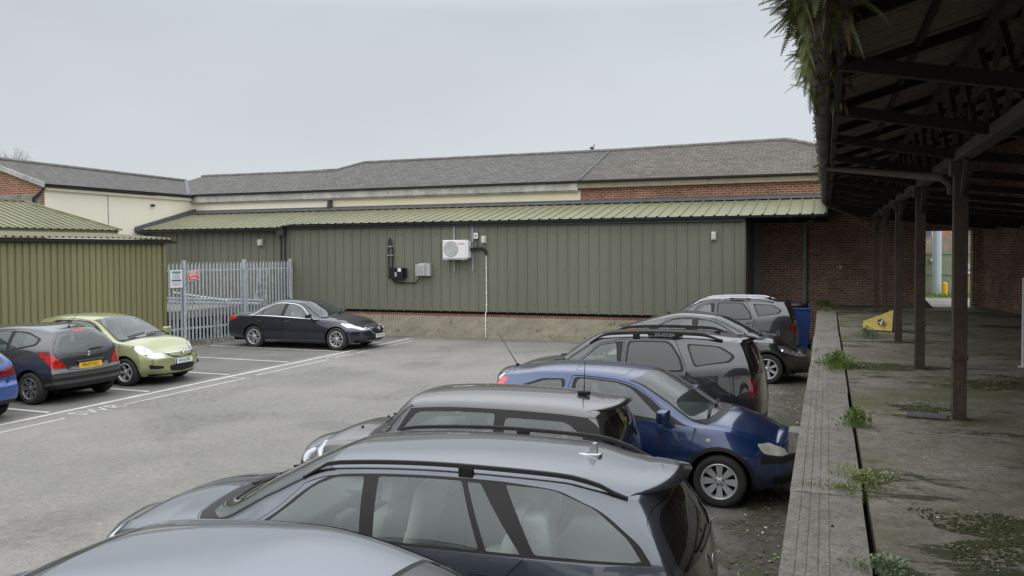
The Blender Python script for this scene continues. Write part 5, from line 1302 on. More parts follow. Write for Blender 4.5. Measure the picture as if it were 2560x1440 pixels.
mb = MB(); slope(mb, -18.15, .02, 25.12, 3.84, 28.14, 4.47, 'roofgreen'); mb.box(-18.15, .02, 25.2, 28.1, 3.70, 3.74, 'under'); child(mb, 'roof', sh_)
mb = MB(); slope(mb, -24.55, -18.05, 25.02, 3.74, 28.14, 4.47, 'roofgreen'); mb.box(-18.16, -18.08, 25.03, 28.1, 3.76, 3.80, 'roofgreen'); child(mb, 'roof', sh_)
mb = MB()
def gut(mb, p, q, r=.055, m='gutter', side=(0, -1, 0)):
    p, q = Vector(p), Vector(q); d = (q-p).normalized(); s = Vector(side); vs = []; k = 8
    for c in (p, q): vs += [c+s*(math.cos(a)*r)+Vector((0, 0, -math.sin(a)*r)) for a in np.linspace(0, PI, k)]
    mb.add(vs, [(i, i+1, k+i+1, k+i) for i in range(k-1)], m, True); mb.add([v for v in vs[:k]], [tuple(range(k))], m); mb.add(vs[k:], [tuple(range(k))], m)
gut(mb, (-18.1, 25.10, 3.80), (.0, 25.10, 3.82), .06)
for i in range(9): gut(mb, (-17+i*2, 25.10, 3.80), (-16.93+i*2, 25.10, 3.80), .066)
mb.box(-18.1, -2.2, 25.17, 25.25, 3.68, 3.80, 'gutter'); child(mb, 'gutter', sh_)
mb = MB(); gut(mb, (-24.6, 25.0, 3.70), (-18.1, 25.0, 3.70), .06); mb.box(-24.6, -18.1, 25.07, 25.3, 3.60, 3.70, 'gutter')
child(mb, 'gutter', sh_)
mb = MB()
for x in (-18.22, -18.06): mb.tube([(x, 25.0, 3.68), (x, 25.15, 3.45), (x, 25.2, 3.3), (x, 25.2, .4)], .035, 'gutter', 8)
mb.box(-18.28, -18.0, 25.0, 25.2, 3.45, 3.66, 'gutter'); child(mb, 'downpipe', sh_)
mb = MB(); mb.box(-24.7, .05, 28.08, 28.19, 4.45, 4.60, 'lead'); mb.add([(-24.7, 27.86, 4.46), (.05, 27.86, 4.46), (.05, 28.1, 4.56), (-24.7, 28.1, 4.56)], [(0, 1, 2, 3)], 'lead'); child(mb, 'flashing', sh_)
mb = MB(); v = [(-24.68, 24.95, 3.78), (-24.48, 24.95, 3.80), (-24.48, 28.15, 4.56), (-24.68, 28.15, 4.60)]; mb.add(v+[(a, b, c-.1) for a, b, c in v], [(0, 1, 2, 3), (0, 4, 5, 1), (1, 5, 6, 2)], 'lead')
mb.bar((-24.6, 24.95, 3.80), (-24.6, 28.15, 4.62), .12, .10, 'lead'); child(mb, 'verge_flashing', sh_)

# ------------------------------------------------------------------ main brick range behind it
bb = empty('brick_range', (-10, 28.2, 0), 0, 'long old brick and cream rendered range with grey slate roof rising behind the metal shed', 'building')
mb = MB(); mb.box(-24.7, -17.95, 28.2, 28.6, 0, 4.95, 'cream'); child(mb, 'rendered_wall', bb)
mb = MB(); mb.box(-17.948, -8.0, 28.2, 28.6, 0, 4.95, 'cream2'); child(mb, 'rendered_wall', bb)
mb = MB(); mb.box(-7.998, -2.25, 28.2, 28.6, 0, 5.03, 'brick'); mb.box(-2.248, .2, 28.2, 28.6, 4.4, 5.03, 'brick'); child(mb, 'brick_wall', bb)
mb = MB(); mb.box(-2.248, 2.70, 28.2, 28.65, 0, 4.398, 'brickdark'); mb.box(2.702, 4.07, 28.2, 28.65, 3.38, 4.398, 'brickdark'); mb.box(4.072, 5.6, 28.2, 28.65, 0, 4.398, 'brickdark')
mb.box(.202, 5.6, 28.2, 28.65, 4.4, 6.1, 'brickdark'); child(mb, 'brick_wall', bb)
mb = MB(); mb.box(-2.20, -1.93, 28.10, 28.198, 0, 4.2, 'concrete'); child(mb, 'pilaster', bb)
mb = MB(); 
for x0, x1, z0 in ((-24.7, -17.96, 4.93), (-17.958, -8.06, 4.94)): mb.box(x0, x1, 28.02, 28.3, z0, 5.18, 'stone'); mb.box(x0, x1, 28.08, 28.3, z0-.05, z0-.002, 'stone')
child(mb, 'cornice', bb)
mb = MB(); mb.box(-8.058, .2, 28.04, 28.3, 5.0, 5.17, 'stone2'); child(mb, 'cornice', bb)
mb = MB(); gut(mb, (-24.7, 27.97, 5.235), (.2, 27.97, 5.235), .055); mb.box(-24.7, .2, 28.0, 28.1, 5.185, 5.25, 'gutter'); child(mb, 'gutter', bb)
def poly(name, pts, m, par, th=.05):
    mb = MB(); mb.add(pts, [tuple(range(len(pts)))], m); mb.add([(a, b, c-th) for a, b, c in pts], [tuple(range(len(pts)))[::-1]], 'under'); return child(mb, name, par)
RY = 32
poly('roof', [(-24.72, 27.95, 5.26), (-18.9, 27.95, 5.26), (-20.32, RY, 6.40), (-27.5, RY, 6.43), (-27.7, 31.15, 6.15)], 'slate', bb)
poly('roof', [(-18.9, 27.95, 5.26), (-7.98, 27.95, 5.26), (-7.88, RY, 6.71), (-18.76, RY, 6.71)], 'slate', bb)
poly('roof', [(-18.9, 27.95, 5.26), (-18.76, RY, 6.71), (-20.32, RY, 6.40)], 'slate', bb)
poly('roof', [(-7.98, 27.95, 5.26), (3.0, 27.95, 5.24), (-1.35, RY, 6.80), (-7.88, RY, 6.71)], 'slatemoss', bb)
poly('roof', [(3.0, 27.95, 5.24), (3.2, 36, 5.2), (-1.35, RY, 6.8)], 'slatemoss', bb)
poly('roof', [(3.2, 36.1, 5.2), (-27.5, 36.1, 5.2), (-27.5, RY, 6.41), (-1.35, RY, 6.79)], 'slate', bb)
mb = MB()
def ridge(mb, pts, r=.085):
    for a, b in zip(pts, pts[1:]):
        a, b = Vector(a), Vector(b); n = max(1, int((b-a).length/.45))
        for i in range(n): mb.tube([a+(b-a)*(i/n), a+(b-a)*((i+.97)/n)], [r*random.uniform(.95, 1.05), r*random.uniform(.98, 1.1)], 'ridge', 8)
ridge(mb, [(-27.5, RY, 6.43), (-20.32, RY, 6.40), (-18.76, RY, 6.71), (-7.88, RY, 6.71), (-1.35, RY, 6.80), (3.0, 27.95, 5.26)])
child(mb, 'ridge_tiles', bb)
mb = MB(); mb.bar((-24.72, 27.95, 5.29), (-27.7, 31.15, 6.20), .16, .03, 'lead'); child(mb, 'valley', bb)
mb = MB(); mb.bar((-7.98, 27.97, 5.28), (-7.88, RY, 6.73), .05, .05, 'lead'); child(mb, 'roof_joint', bb)
mb = MB(); mb.tube([(-18.05, 28.1, 4.93), (-18.05, 28.1, 4.85)], .02, 'gutter', 6); mb.prism([(-.10, 4.46), (.10, 4.46), (.06, 4.86), (-.06, 4.86)], 28.03, 28.18, 'gutter', lambda a, b, h: (-18.05+a, h, b)); child(mb, 'vent_cowl', bb)
# green iron downpipe
dp = empty('downpipe', (-.64, 28.05, PT), 0, 'tall green cast iron downpipe standing against the dark brick wall', 'downpipe')
mb = MB(); mb.tube([(-.64, 28.05, PT), (-.64, 28.05, 3.52)], .065, 'greenpipe', 14); 
for z in (1.25, 1.95, 3.40): mb.tube([(-.64, 28.05, z), (-.64, 28.05, z+.12)], .085, 'greenpipe', 14)
child(mb, 'pipe', dp)
mb = MB(); mb.tube([(-.64, 28.05, 3.52), (-.62, 27.8, 3.66), (-.40, 26.5, 3.72), (-.35, 25.2, 3.78)], .045, 'greenpipe', 10); child(mb, 'swan_neck', dp)
# small white fitting on dark wall
mb = MB(); rbox(mb, (.42, 28.12, 2.28), .10, .10, .13, 'offwhite'); tag(mb.build('wall_fitting'), 'small pale fitting on the dark brick wall right of the green downpipe', 'wall fitting')

# ------------------------------------------------------------------ cream wing on the left
wg = empty('rendered_wing', (-24.7, 21, 0), 0, 'cream rendered wing with slate roof and orange brick gable end at the far left', 'building')
mb = MB(); mb.box(-25.1, -24.7, 21.07, 28.19, 0, 5.10, 'cream'); child(mb, 'rendered_wall', wg)
mb = MB(); g_ = [(-31, 0), (-24.702, 0), (-24.702, 5.08), (-27.7, 6.14), (-31, 5.0)]
mb.prism(g_, 20.98, 21.068, 'gablebrick', lambda a, b, h: (a, h, b)); mb.box(-30, -24.73, 20.93, 20.978, 4.50, 4.86, 'concrete'); child(mb, 'gable_wall', wg)
mb = MB(); mb.tube([(-24.62, 20.95, 5.06), (-24.68, 20.88, 4.9), (-24.95, 20.85, 4.72), (-24.98, 20.85, 4.2), (-25.2, 20.86, 4.05)], .05, 'gutter', 8); child(mb, 'downpipe', wg)
mb = MB(); mb.box(-24.72, -24.60, 21.07, 28.0, 5.0, 5.09, 'cream'); child(mb, 'cap_course', wg)
mb = MB(); gut(mb, (-24.52, 20.95, 5.18), (-24.52, 28.0, 5.20), .055, side=(1, 0, 0)); mb.box(-24.6, -24.56, 20.95, 28.0, 5.10, 5.22, 'gutter'); child(mb, 'gutter', wg)
poly('roof', [(-24.45, 20.85, 5.20), (-24.45, 28.0, 5.22), (-27.7, 31.15, 6.15), (-27.7, 20.85, 6.24)], 'slate_side', wg)
poly('roof', [(-27.7, 20.85, 6.24), (-27.7, 31.15, 6.15), (-31, 31.15, 5.1), (-31, 20.85, 5.1)], 'slate_side', wg)
mb = MB(); ridge(mb, [(-27.7, 20.85, 6.24), (-27.7, 31.15, 6.17)]); child(mb, 'ridge_tiles', wg)
mb = MB(); mb.bar((-24.45, 20.86, 5.15), (-27.7, 20.86, 6.19), .05, .16, 'stone'); child(mb, 'verge', wg)
mb = MB(); mb.tube([(-24.68, 25.85, 4.72), (-24.55, 25.85, 4.70)], .055, 'gutter', 10); child(mb, 'vent_pipe', wg)
mb = MB(); mb.tube([(-24.69, 23.73, 5.0), (-24.69, 23.73, 3.3)], .010, 'lead', 6); child(mb, 'cable', wg)

# ------------------------------------------------------------------ olive building at left
ol = empty('olive_building', (-18.9, 20, 0), 0, 'olive green ribbed metal building with dark gutter at the left behind the parked hatchbacks', 'building')
mb = MB(); ribbed(mb, (-18.9, 2.0, .48), (0, 1, 0), 18.22, (0, 0, 2.68), (1, 0, 0), .205, .165, .125, .045, 'olive'); child(mb, 'wall_cladding', ol)
mb = MB(); mb.box(-18.93, -18.82, 20.16, 20.26, .42, 3.16, 'olive_trim'); mb.box(-18.93, -18.855, 2, 20.16, .42, .50, 'olive_trim'); child(mb, 'corner_trim', ol)
mb = MB(); mb.box(-24, -18.93, 2, 20.24, 0, 3.16, 'under'); mb.box(-18.96, -18.88, 2, 20.26, 0, .42, 'concrete'); child(mb, 'base', ol)
mb = MB(); ribbed(mb, (-18.72, 2, 3.27), (0, 1, 0), 18.5, (-2.8, 0, .20), (0, 0, 1), .205, .09, .05, .04, 'roofolive')
for i in range(89):
    y = 2+.205*(i+.5); mb.add([(-18.716, y+.012, 3.272), (-18.716, y+.078, 3.272), (-18.716, y+.066, 3.305), (-18.716, y+.024, 3.305)], [(0, 1, 2, 3)], 'under')
child(mb, 'roof', ol)
mb = MB(); gut(mb, (-18.76, 2, 3.24), (-18.76, 20.6, 3.21), .07, side=(1, 0, 0)); mb.box(-18.86, -18.80, 2, 20.5, 3.14, 3.25, 'gutter')
for y in range(3, 21, 2): gut(mb, (-18.76, y+.1, 3.24), (-18.76, y+.17, 3.24), .077, side=(1, 0, 0))
child(mb, 'gutter', ol)
mb = MB(); mb.box(-21.6, -21.5, 2, 21.05, 3.46, 3.60, 'olive_trim'); child(mb, 'fascia', ol)
mb = MB(); Sv = Vector((-2.75, 0, .93)); Nr = Vector((.93, 0, 2.75)).normalized()
# ribs stop along the hip line
y = 2.0
vs = [(-21.42, 2, 3.60), (-21.42, 21.08, 3.60), (-24.2, 19.85, 4.53), (-24.2, 2, 4.53)]
mb.add(vs, [(0, 1, 2, 3)], 'roofolive')
while y < 21:
    t = 1 if y < 19.85 else max(0, (21.08-y)/(21.08-19.85))
    if t > .05:
        a = Vector((-21.42, y, 3.60)); b = a+Vector((-2.78, 0, .93))*t; mb.bar(a+Nr*.015, b+Nr*.015, .06, .035, 'roofolive', upv=(Nr.x, Nr.y, Nr.z))
        mb.box(-21.425, -21.415, y-.028, y+.028, 3.602, 3.632, 'under')
    y += .27
child(mb, 'upper_roof', ol)
poly('upper_roof', [(-21.42, 21.08, 3.60), (-27, 21.08, 3.60), (-24.2, 19.85, 4.53)], 'roofolive', ol)
mb = MB(); mb.bar((-21.40, 21.10, 3.62), (-24.2, 19.87, 4.56), .14, .05, 'olive_trim'); mb.bar((-24.2, 2, 4.56), (-24.2, 19.87, 4.56), .14, .05, 'olive_trim'); child(mb, 'hip_trim', ol)

# ------------------------------------------------------------------ palisade fence with its signs
fn = empty('palisade_fence', (-18.5, 20.6, 0), 0, 'tall galvanised steel palisade fence between the olive building and the metal shed', 'fence')
A0, A1 = Vector((-18.78, 20.24, 0)), Vector((-17.80, 25.18, 0)); fd = (A1-A0); FL = fd.length; fd.normalize(); fnm = Vector((fd.y, -fd.x, 0))
def pale_mb(t, z0=.10, z1=2.56):
    mb = MB(); c = A0+fd*t; w = .033; z0 += random.uniform(-.02, .02)
    pr = [(-w, z0), (w, z0), (w, z1-.10), (w*.2, z1), (-w*.2, z1), (-w, z1-.10)]
    f = lambda a, b, h: tuple(c+fd*a+fnm*(h+.03+(.03*max(0, (b-z1+.1)/.1)))+Vector((0, 0, b)))
    mb.prism(pr, 0, .006, 'galv', f)
    mb.prism([(-.012, z0), (.012, z0), (.012, z1-.08), (-.012, z1-.08)], .006, .022, 'galv', f); return mb
posts = [.60, 2.95, FL-.02]
t = .05
while t < FL-.05:
    if all(abs(t-p) > .075 for p in posts): child(pale_mb(t), 'pale', fn)
    t += .1365
for p in posts:
    mb = MB(); c = A0+fd*p; mb.obox(c+Vector((0, 0, 1.32)), fd*.055, fnm*.045, (0, 0, 1.30), 'galv'); child(mb, 'post', fn, bevel=.01)
for z in (.50, 2.30):
    mb = MB(); mb.bar(A0+Vector((0, 0, z)), A1+Vector((0, 0, z)), .045, .05, 'galv'); child(mb, 'rail', fn)
def on_fence(t, z): return A0+fd*t+fnm*.075+Vector((0, 0, z))
mb = MB(); c = on_fence(.27, 2.06); mb.obox(c, fd*.215, fnm*.004, (0, 0, .27), 'white')
mb.obox(c+fnm*.006+Vector((0, 0, .20)), fd*.15, fnm*.002, (0, 0, .032), 'signblue'); mb.obox(c+fnm*.006+Vector((0, 0, -.05)), fd*.17, fnm*.002, (0, 0, .022), 'signnavy')
for k in range(5): mb.obox(c+fnm*.006+Vector((0, 0, .13-.032*k)), fd*(.14-.02*(k % 2)), fnm*.002, (0, 0, .007), 'inkgrey')
for k in range(3): mb.obox(c+fnm*.006+Vector((0, 0, -.12-.035*k)), fd*(.15-.03*(k % 2)), fnm*.002, (0, 0, .007), 'inkgrey')
tag(mb.build('notice_board'), 'white notice with a teal heading on the steel fence beside the olive building', 'sign')
mb = MB(); c = on_fence(.88, 2.14); a = (fd+Vector((0, 0, .14))).normalized(); b = Vector((0, 0, 1))-a*a.z; b.normalize()
mb.obox(c, a*.205, fnm*.004, b*.15, 'white'); mb.obox(c+fnm*.005+b*.062, a*.19, fnm*.002, b*.072, 'red'); mb.obox(c+fnm*.005-b*.078, a*.19, fnm*.002, b*.055, 'red')
for k in range(3): mb.obox(c+fnm*.008+b*(.105-.042*k), a*.15, fnm*.002, b*.010, 'white')
mb.obox(c+fnm*.008-b*.078, a*.12, fnm*.002, b*.016, 'white')
tag(mb.build('warning_sign'), 'tilted red and white warning sign on the steel fence', 'sign')
# loading dock behind the fence
mb = MB(); mb.box(-24.6, -19.35, 20.9, 25.38, .74, 1.0, 'concrete'); mb.box(-24.6, -19.9, 21.1, 25.38, 0, .738, 'under'); mb.box(-19.349, -18.0, 24.9, 25.38, .74, .98, 'concrete')  # near-black box below the slab paints the shade of the open void
for y in (21.2, 23.2, 25.0): mb.box(-19.7, -19.45, y, y+.25, 0, .738, 'concrete')
tag(mb.build('loading_dock'), 'raised concrete loading dock behind the steel fence', 'dock')
lb = ['upper galvanised tube of the pile on the dock behind the fence', 'middle galvanised tube of the pile on the dock behind the fence', 'lowest galvanised tube of the pile on the dock behind the fence', 'pale tube leaning across the pile behind the fence']
for k in range(4):
    mb = MB(); 
    if k < 3: mb.tube([(-23.0+.2*k, 24.75-.13*k, 1.05+.0*k+(.11 if k == 0 else 0)), (-18.6, 24.70-.13*k, 1.05+(.11 if k == 0 else 0))], .05, 'galv', 10)
    else: mb.tube([(-22.3, 24.3, 1.42), (-19.9, 24.4, 1.15)], .03, 'white', 8)
    tag(mb.build('steel_tube'), lb[k], 'tube', 'tubes on the loading dock')
mb = MB(); cc = Vector((-21.9, 21.7, 1.42))
for k in range(3): mb.tube([cc+Vector((0, .05*k, 0))+Vector((math.cos(a)*.40, 0, math.sin(a)*.40)) for a in np.linspace(0, 2*PI, 24)], .03, 'black', 8, False)
tag(mb.build('dark_rings'), 'unclear round shape built as black rings on the dock under the white notice', 'hose')  # black rings stand in for an unclear bicycle-like shape
mb = MB()
for s in (0, .45): mb.bar((-19.2+s, 24.95, 1.0), (-19.12+s*.7, 25.2, 2.3), .03, .05, 'galv')
for z in (1.25, 1.5, 1.75, 2.0, 2.2): mb.bar((-19.18, 24.97+.15*(z-1), z), (-18.80, 24.97+.15*(z-1), z), .03, .03, 'galv')
tag(mb.build('step_ladder'), 'aluminium ladder leaning on the shed wall behind the steel fence', 'ladder')
# rubble along fence foot
mb = MB()
for i in range(240):
    t = random.uniform(0, FL); c = A0+fd*t+fnm*random.gauss(.15, .22); s = random.uniform(.015, .06)
    vs = [tuple(Vector((c.x, c.y, s*.3))+Vector((random.uniform(-1, 1)*s, random.uniform(-1, 1)*s, random.uniform(-.4, .7)*s))) for _ in range(6)]
    mb.add(vs, [(0, 1, 2), (0, 2, 3), (0, 3, 4), (0, 4, 1), (5, 2, 1), (5, 3, 2), (5, 4, 3), (5, 1, 4)], random.choice(['stonebit', 'stonebit', 'leaflitter']))
tag(mb.build('rubble'), 'broken concrete and rubble along the foot of the steel fence', kind='stuff')

# ------------------------------------------------------------------ fittings on the shed wall
WY = 25.265
ac = empty('air_conditioner', (-11.32, WY, 2.6), 0, 'white outdoor air conditioning unit on brackets high on the green cladding', 'air conditioner')
mb = MB(); rb = mb; mb.box(-11.74, -10.92, WY-.36, WY-.06, 2.62, 3.22, 'white'); child(mb, 'casing', ac, bevel=.02)
mb = MB(); mb.box(-10.918, -10.84, WY-.34, WY-.08, 2.64, 3.18, 'white'); mb.box(-10.85, -10.83, WY-.28, WY-.14, 2.86, 3.02, 'galv'); child(mb, 'side_cover', ac, bevel=.01)
mb = MB(); fc = (-11.44, WY-.365, 2.93)
mb.lathe([(0, .002), (.235, .002), (.25, -.004), (.262, .0), (.262, .006)], 'greybox', c=fc, n=40)
for r in (.05, .09, .13, .17, .21): mb.tube([(fc[0]+r*math.cos(a), fc[1]-.012, fc[2]+r*math.sin(a)) for a in np.linspace(0, 2*PI, 30)], .005, 'white', 5, False)
for k in range(9): x = -.2+.05*k; h = math.sqrt(max(0, .235**2-x*x)); mb.tube([(fc[0]+x, fc[1]-.014, fc[2]-h), (fc[0]+x, fc[1]-.014, fc[2]+h)], .0045, 'white', 5)
child(mb, 'fan_grille', ac)
lt = text_mesh('TOSHIBA', .055, 'red', 'lettering', ac, basis((-11.08, WY-.364, 3.09), (1, 0, 0), (0, 0, 1)), .001, .001); lt.matrix_parent_inverse = Matrix.Translation(-ac.location)
mb = MB()
for x in (-11.60, -11.0): mb.bar((x, WY, 2.58), (x, WY-.40, 2.58), .04, .04, 'galv')
mb.bar((-11.76, WY-.34, 2.60), (-10.86, WY-.34, 2.60), .04, .03, 'galv')
for x in (-11.48, -10.82):
    mb.box(x-.022, x+.022, WY-.025, WY, 2.20, 3.66, 'galv')
    for k in range(28): mb.box(x-.008, x+.008, WY-.027, WY-.0245, 2.23+.05*k, 2.255+.05*k, 'seam')
child(mb, 'bracket', ac)
sw = empty('isolator_switch', (-10.69, WY, 3.35), 0, 'small white isolator switch with red knob above the air conditioner', 'switch')
mb = MB(); mb.box(-10.76, -10.62, WY-.07, WY, 3.26, 3.45, 'white'); child(mb, 'box', sw, bevel=.008)
mb = MB(); mb.lathe([(0, -.03), (.028, -.03), (.032, 0)], 'red', c=(-10.69, WY-.07, 3.355), n=16); child(mb, 'knob', sw)
mb = MB(); mb.tube([(-10.71, WY-.02, 3.26), (-10.74, WY-.03, 3.18), (-10.84, WY-.1, 3.10)], .008, 'black', 6); mb.tube([(-10.66, WY-.02, 3.26), (-10.65, WY-.02, 2.98)], .007, 'black', 6); child(mb, 'cable', sw)
mb = MB(); mb.tube([(-10.84, WY-.16, 2.92), (-10.7, WY-.06, 2.95), (-10.45, WY-.05, 2.95), (-10.36, WY-.05, 2.90), (-10.335, WY-.05, 2.82), (-10.335, WY-.05, 2.72)], .035, 'black', 10)
mb.tube([(-10.84, WY-.2, 2.88), (-10.7, WY-.07, 2.90), (-10.5, WY-.06, 2.91), (-10.40, WY-.05, 2.85)], .02, 'black', 8)
tag(mb.build('insulated_pipe'), 'black insulated pipe bending down beside the air conditioner', 'pipe')
mb = MB(); mb.tube([(-10.335, WY-.03, 2.72), (-10.335, WY-.03, .90), (-10.36, WY-.06, .84), (-10.36, WY-.075, .03)], .0165, 'pipe', 8)
for z in (2.3, 1.9, 1.5, 1.1, .6, .3): mb.box(-10.37, -10.31, WY-.045, WY, z, z+.02, 'pipe')
tag(mb.build('drain_pipe'), 'thin white plastic drain pipe running down cladding and plinth to the tarmac', 'pipe')
labs = ['cream bulkhead lamp on the cladding above the steel fence', 'cream bulkhead lamp on the cladding right of the air conditioner', 'cream bulkhead lamp near the right end of the cladding']
for (x0, x1, z0, z1), l in zip(((-19.32, -19.12, 3.10, 3.33), (-10.49, -10.34, 3.11, 3.34), (-3.17, -3.04, 3.14, 3.38)), labs):
    yy = WY if x0 > -18 else 25.385
    e = empty('bulkhead_lamp', ((x0+x1)/2, yy, z0), 0, l, 'lamp', 'bulkhead lamps on the shed')
    mb = MB(); rbox(mb, ((x0+x1)/2, yy-.06, (z0+z1)/2), x1-x0, .12, z1-z0, 'offwhite'); child(mb, 'cover', e)
    mb = MB(); mb.box(x0-.012, x1+.012, yy-.02, yy, z0-.012, z1+.012, 'greybox'); child(mb, 'base', e)
bx = empty('junction_box', (-13.58, WY, 2.1), 0, 'black junction box with looped cable on the cladding left of the air conditioner', 'junction box')
mb = MB(); mb.box(-13.86, -13.30, WY-.16, WY, 1.93, 2.31, 'black'); mb.box(-13.28, -13.23, WY-.10, WY, 1.98, 2.30, 'black'); child(mb, 'box', bx, bevel=.012)
mb = MB(); mb.box(-13.50, -13.38, WY-.164, WY-.161, 2.18, 2.30, 'white'); mb.box(-13.62, -13.54, WY-.163, WY-.161, 2.02, 2.16, 'inkgrey'); child(mb, 'label', bx)
mb = MB(); mb.tube([(-13.90, WY-.03, 2.0), (-13.91, WY-.03, 2.6), (-13.91, WY-.03, 3.1), (-13.86, WY-.03, 3.32), (-13.80, WY-.03, 3.18), (-13.75, WY-.03, 2.9), (-13.76, WY-.03, 2.5), (-13.80, WY-.03, 2.25)], .024, 'black', 8)
for z in (2.72, 3.02): mb.box(-13.94, -13.72, WY-.06, WY, z, z+.02, 'galv')
mb.tube([(-13.75, WY-.05, 1.93), (-13.70, WY-.05, 1.84), (-13.5, WY-.04, 1.80), (-13.1, WY-.04, 1.80), (-12.9, WY-.04, 1.80), (-12.78, WY-.04, 1.90), (-12.72, WY-.04, 2.04)], .02, 'black', 8); child(mb, 'cable', bx)
gb = empty('grey_cabinet', (-12.58, WY, 2.24), 0, 'pale grey louvred cabinet between the junction box and the air conditioner', 'cabinet')
mb = MB(); mb.box(-12.72, -12.31, WY-.14, WY, 2.04, 2.46, 'greybox'); mb.box(-12.82, -12.48, WY-.20, WY-.14, 2.05, 2.42, 'greybox'); child(mb, 'box', gb, bevel=.01)
mb = MB()
for k in range(8): mb.box(-12.79+.035*k, -12.775+.035*k, WY-.206, WY-.20, 2.10, 2.37, 'inkgrey')
child(mb, 'louvre', gb)

# ------------------------------------------------------------------ platform canopy
ca = empty('platform_canopy', (1.28, 9.66, PT), 0, 'dark timber and iron platform canopy on rusty columns along the right side', 'canopy')
SL = .29; zr_ = lambda x: 4.42+(x+.2)*SL
mb = MB(); 
y = -9
while y < 28.0:
    dz = random.uniform(-.006, .006); mb.add([(-.12, y, zr_(-.12)+dz), (-.12, y+.145, zr_(-.12)+dz), (5.1, y+.145, zr_(5.1)+dz), (5.1, y, zr_(5.1)+dz)], [(0, 3, 2, 1)], 'boards'); y += .15
mb.add([(-.14, -9, zr_(-.14)+.06), (-.14, 28.15, zr_(-.14)+.06), (5.2, 28.15, zr_(5.2)+.06), (5.2, -9, zr_(5.2)+.06)], [(0, 1, 2, 3)], 'slate'); child(mb, 'roof_boards', ca)
mb = MB(); 
for k in range(-9, 10):
    y = 9.66+1.95*k
    if y > 28 or y < -9: continue
    mb.bar((-.05, y+.6, zr_(-.05)-.05), (5.0, y+.6, zr_(5.0)-.05), .06, .09, 'darksteel')
for x in (.75, 2.1, 3.4, 4.5): mb.bar((x, -9, zr_(x)-.03), (x, 28.1, zr_(x)-.03), .05, .05, 'darksteel')
child(mb, 'rafters', ca)
for k in range(-8, 10):
    y = 9.66+1.95*k
    if y > 28 or y < -9: continue
    mb = MB(); mb.bar((.06, y, 4.04), (1.30, y, 3.80), .07, .09, 'darksteel'); mb.bar((1.30, y, 3.80), (4.75, y, 3.40), .07, .09, 'darksteel'); child(mb, 'tie_beam', ca)
mb = MB(); mb.bar((1.28, -9, 3.79), (1.28, 28.1, 3.79), .13, .10, 'girder'); mb.bar((1.28, -9, 4.68), (1.28, 28.1, 4.68), .12, .10, 'girder')
k = 0; y = -8.9
while y < 28:
    mb.bar((1.28, y, 3.82), (1.28, y+.97, 4.66), .02, .05, 'girder', upv=(1, 0, 0)); mb.bar((1.30, y+.97, 3.82), (1.30, y, 4.66), .02, .05, 'girder', upv=(1, 0, 0))
    y += .97; k += 1
child(mb, 'lattice_girder', ca)
for k in range(-4, 5):
    y = 9.66+3.88*k
    mb = MB(); w_, h_ = .062, .07
    mb.box(1.28-w_, 1.28+w_, y-.006, y+.006, PT, 3.74, 'rust'); 
    for s in (-1, 1): mb.box(1.28-w_ if s < 0 else 1.28+w_-.012, 1.28-w_+.012 if s < 0 else 1.28+w_, y-h_, y+h_, PT, 3.74, 'rust')
    for s in (-1, 1): mb.box(1.28-w_-.002, 1.28+w_+.002, y+s*h_-.008, y+s*h_+.008, PT, 3.74, 'rust')
    mb.box(1.28-.075, 1.28+.075, y-.085, y+.085, PT+.62, PT+.66, 'rust'); mb.box(1.28-.10, 1.28+.10, y-.10, y+.10, 3.60, 3.738, 'rust')
    child(mb, 'column', ca)
    mb = MB()
    for s in (-1, 1): mb.bar((1.28, y+s*.07, 3.38), (1.28, y+s*.38, 3.74), .03, .06, 'girder')
    child(mb, 'knee_brace', ca)
mb = MB(); vs = []; k = 9; r = .085
yy_ = list(np.arange(-9, 25.0, .9))+[25.0]
for i, y in enumerate(yy_):
    c = Vector((-.035, y, 4.16+random.uniform(-.006, .006))); vs += [c+Vector((-math.cos(a)*r, 0, -math.sin(a)*r)) for a in np.linspace(-.1, PI+.1, k)]
mb.add(vs, [(i*k+j, i*k+j+1, i*k+k+j+1, i*k+k+j) for i in range(len(yy_)-1) for j in range(k-1)], 'gutterold', True)
for y in np.arange(-8, 25, 1.8):
    vs = []
    for q in (y, y+.10): vs += [Vector((-.035, q, 4.16))+Vector((-math.cos(a)*(r+.012), 0, -math.sin(a)*(r+.012))) for a in np.linspace(-.1, PI+.1, k)]
    mb.add(vs, [(j, j+1, k+j+1, k+j) for j in range(k-1)], 'gutterold', True)
mb.box(.055, .10, -9, 25.0, 4.02, 4.42, 'darksteel')
child(mb, 'gutter', ca)
for y0, y1 in ((13.2, 9.75), (25.0, 25.2)):
    mb = MB(); mb.tube([(-.035, y0, 4.10), (.04, y0, 4.04), (1.14, y1+.14, 3.60), (1.21, y1+.09, 3.52), (1.22, y1+.07, 3.42)], .042, 'rust', 10); child(mb, 'rainwater_pipe', ca)
# moss tufts & dirt lumps hanging on the gutter
mb = MB()
for i in range(420):
    y = random.uniform(3.5, 24.5); a = random.uniform(-.3, 1.3); c = Vector((-.035-math.cos(a)*r, y, 4.16-math.sin(a)*r)) if random.random() < .6 else Vector((random.uniform(-.12, .06), y, 4.22))
    for _ in range(3):
        d = Vector((random.uniform(-1, .6), random.uniform(-1, 1), random.uniform(-1, .7)))*random.uniform(.012, .035); e_ = Vector((random.uniform(-1, 1), random.uniform(-1, 1), random.uniform(-1, 1)))*.012
        mb.add([c, c+d+e_, c+d-e_], [(0, 1, 2)], random.choice(['leafdry', 'leaf', 'leaflitter', 'darksteel']))
tag(mb.build('gutter_moss'), 'moss and dead leaves caught along the canopy gutter', kind='stuff')
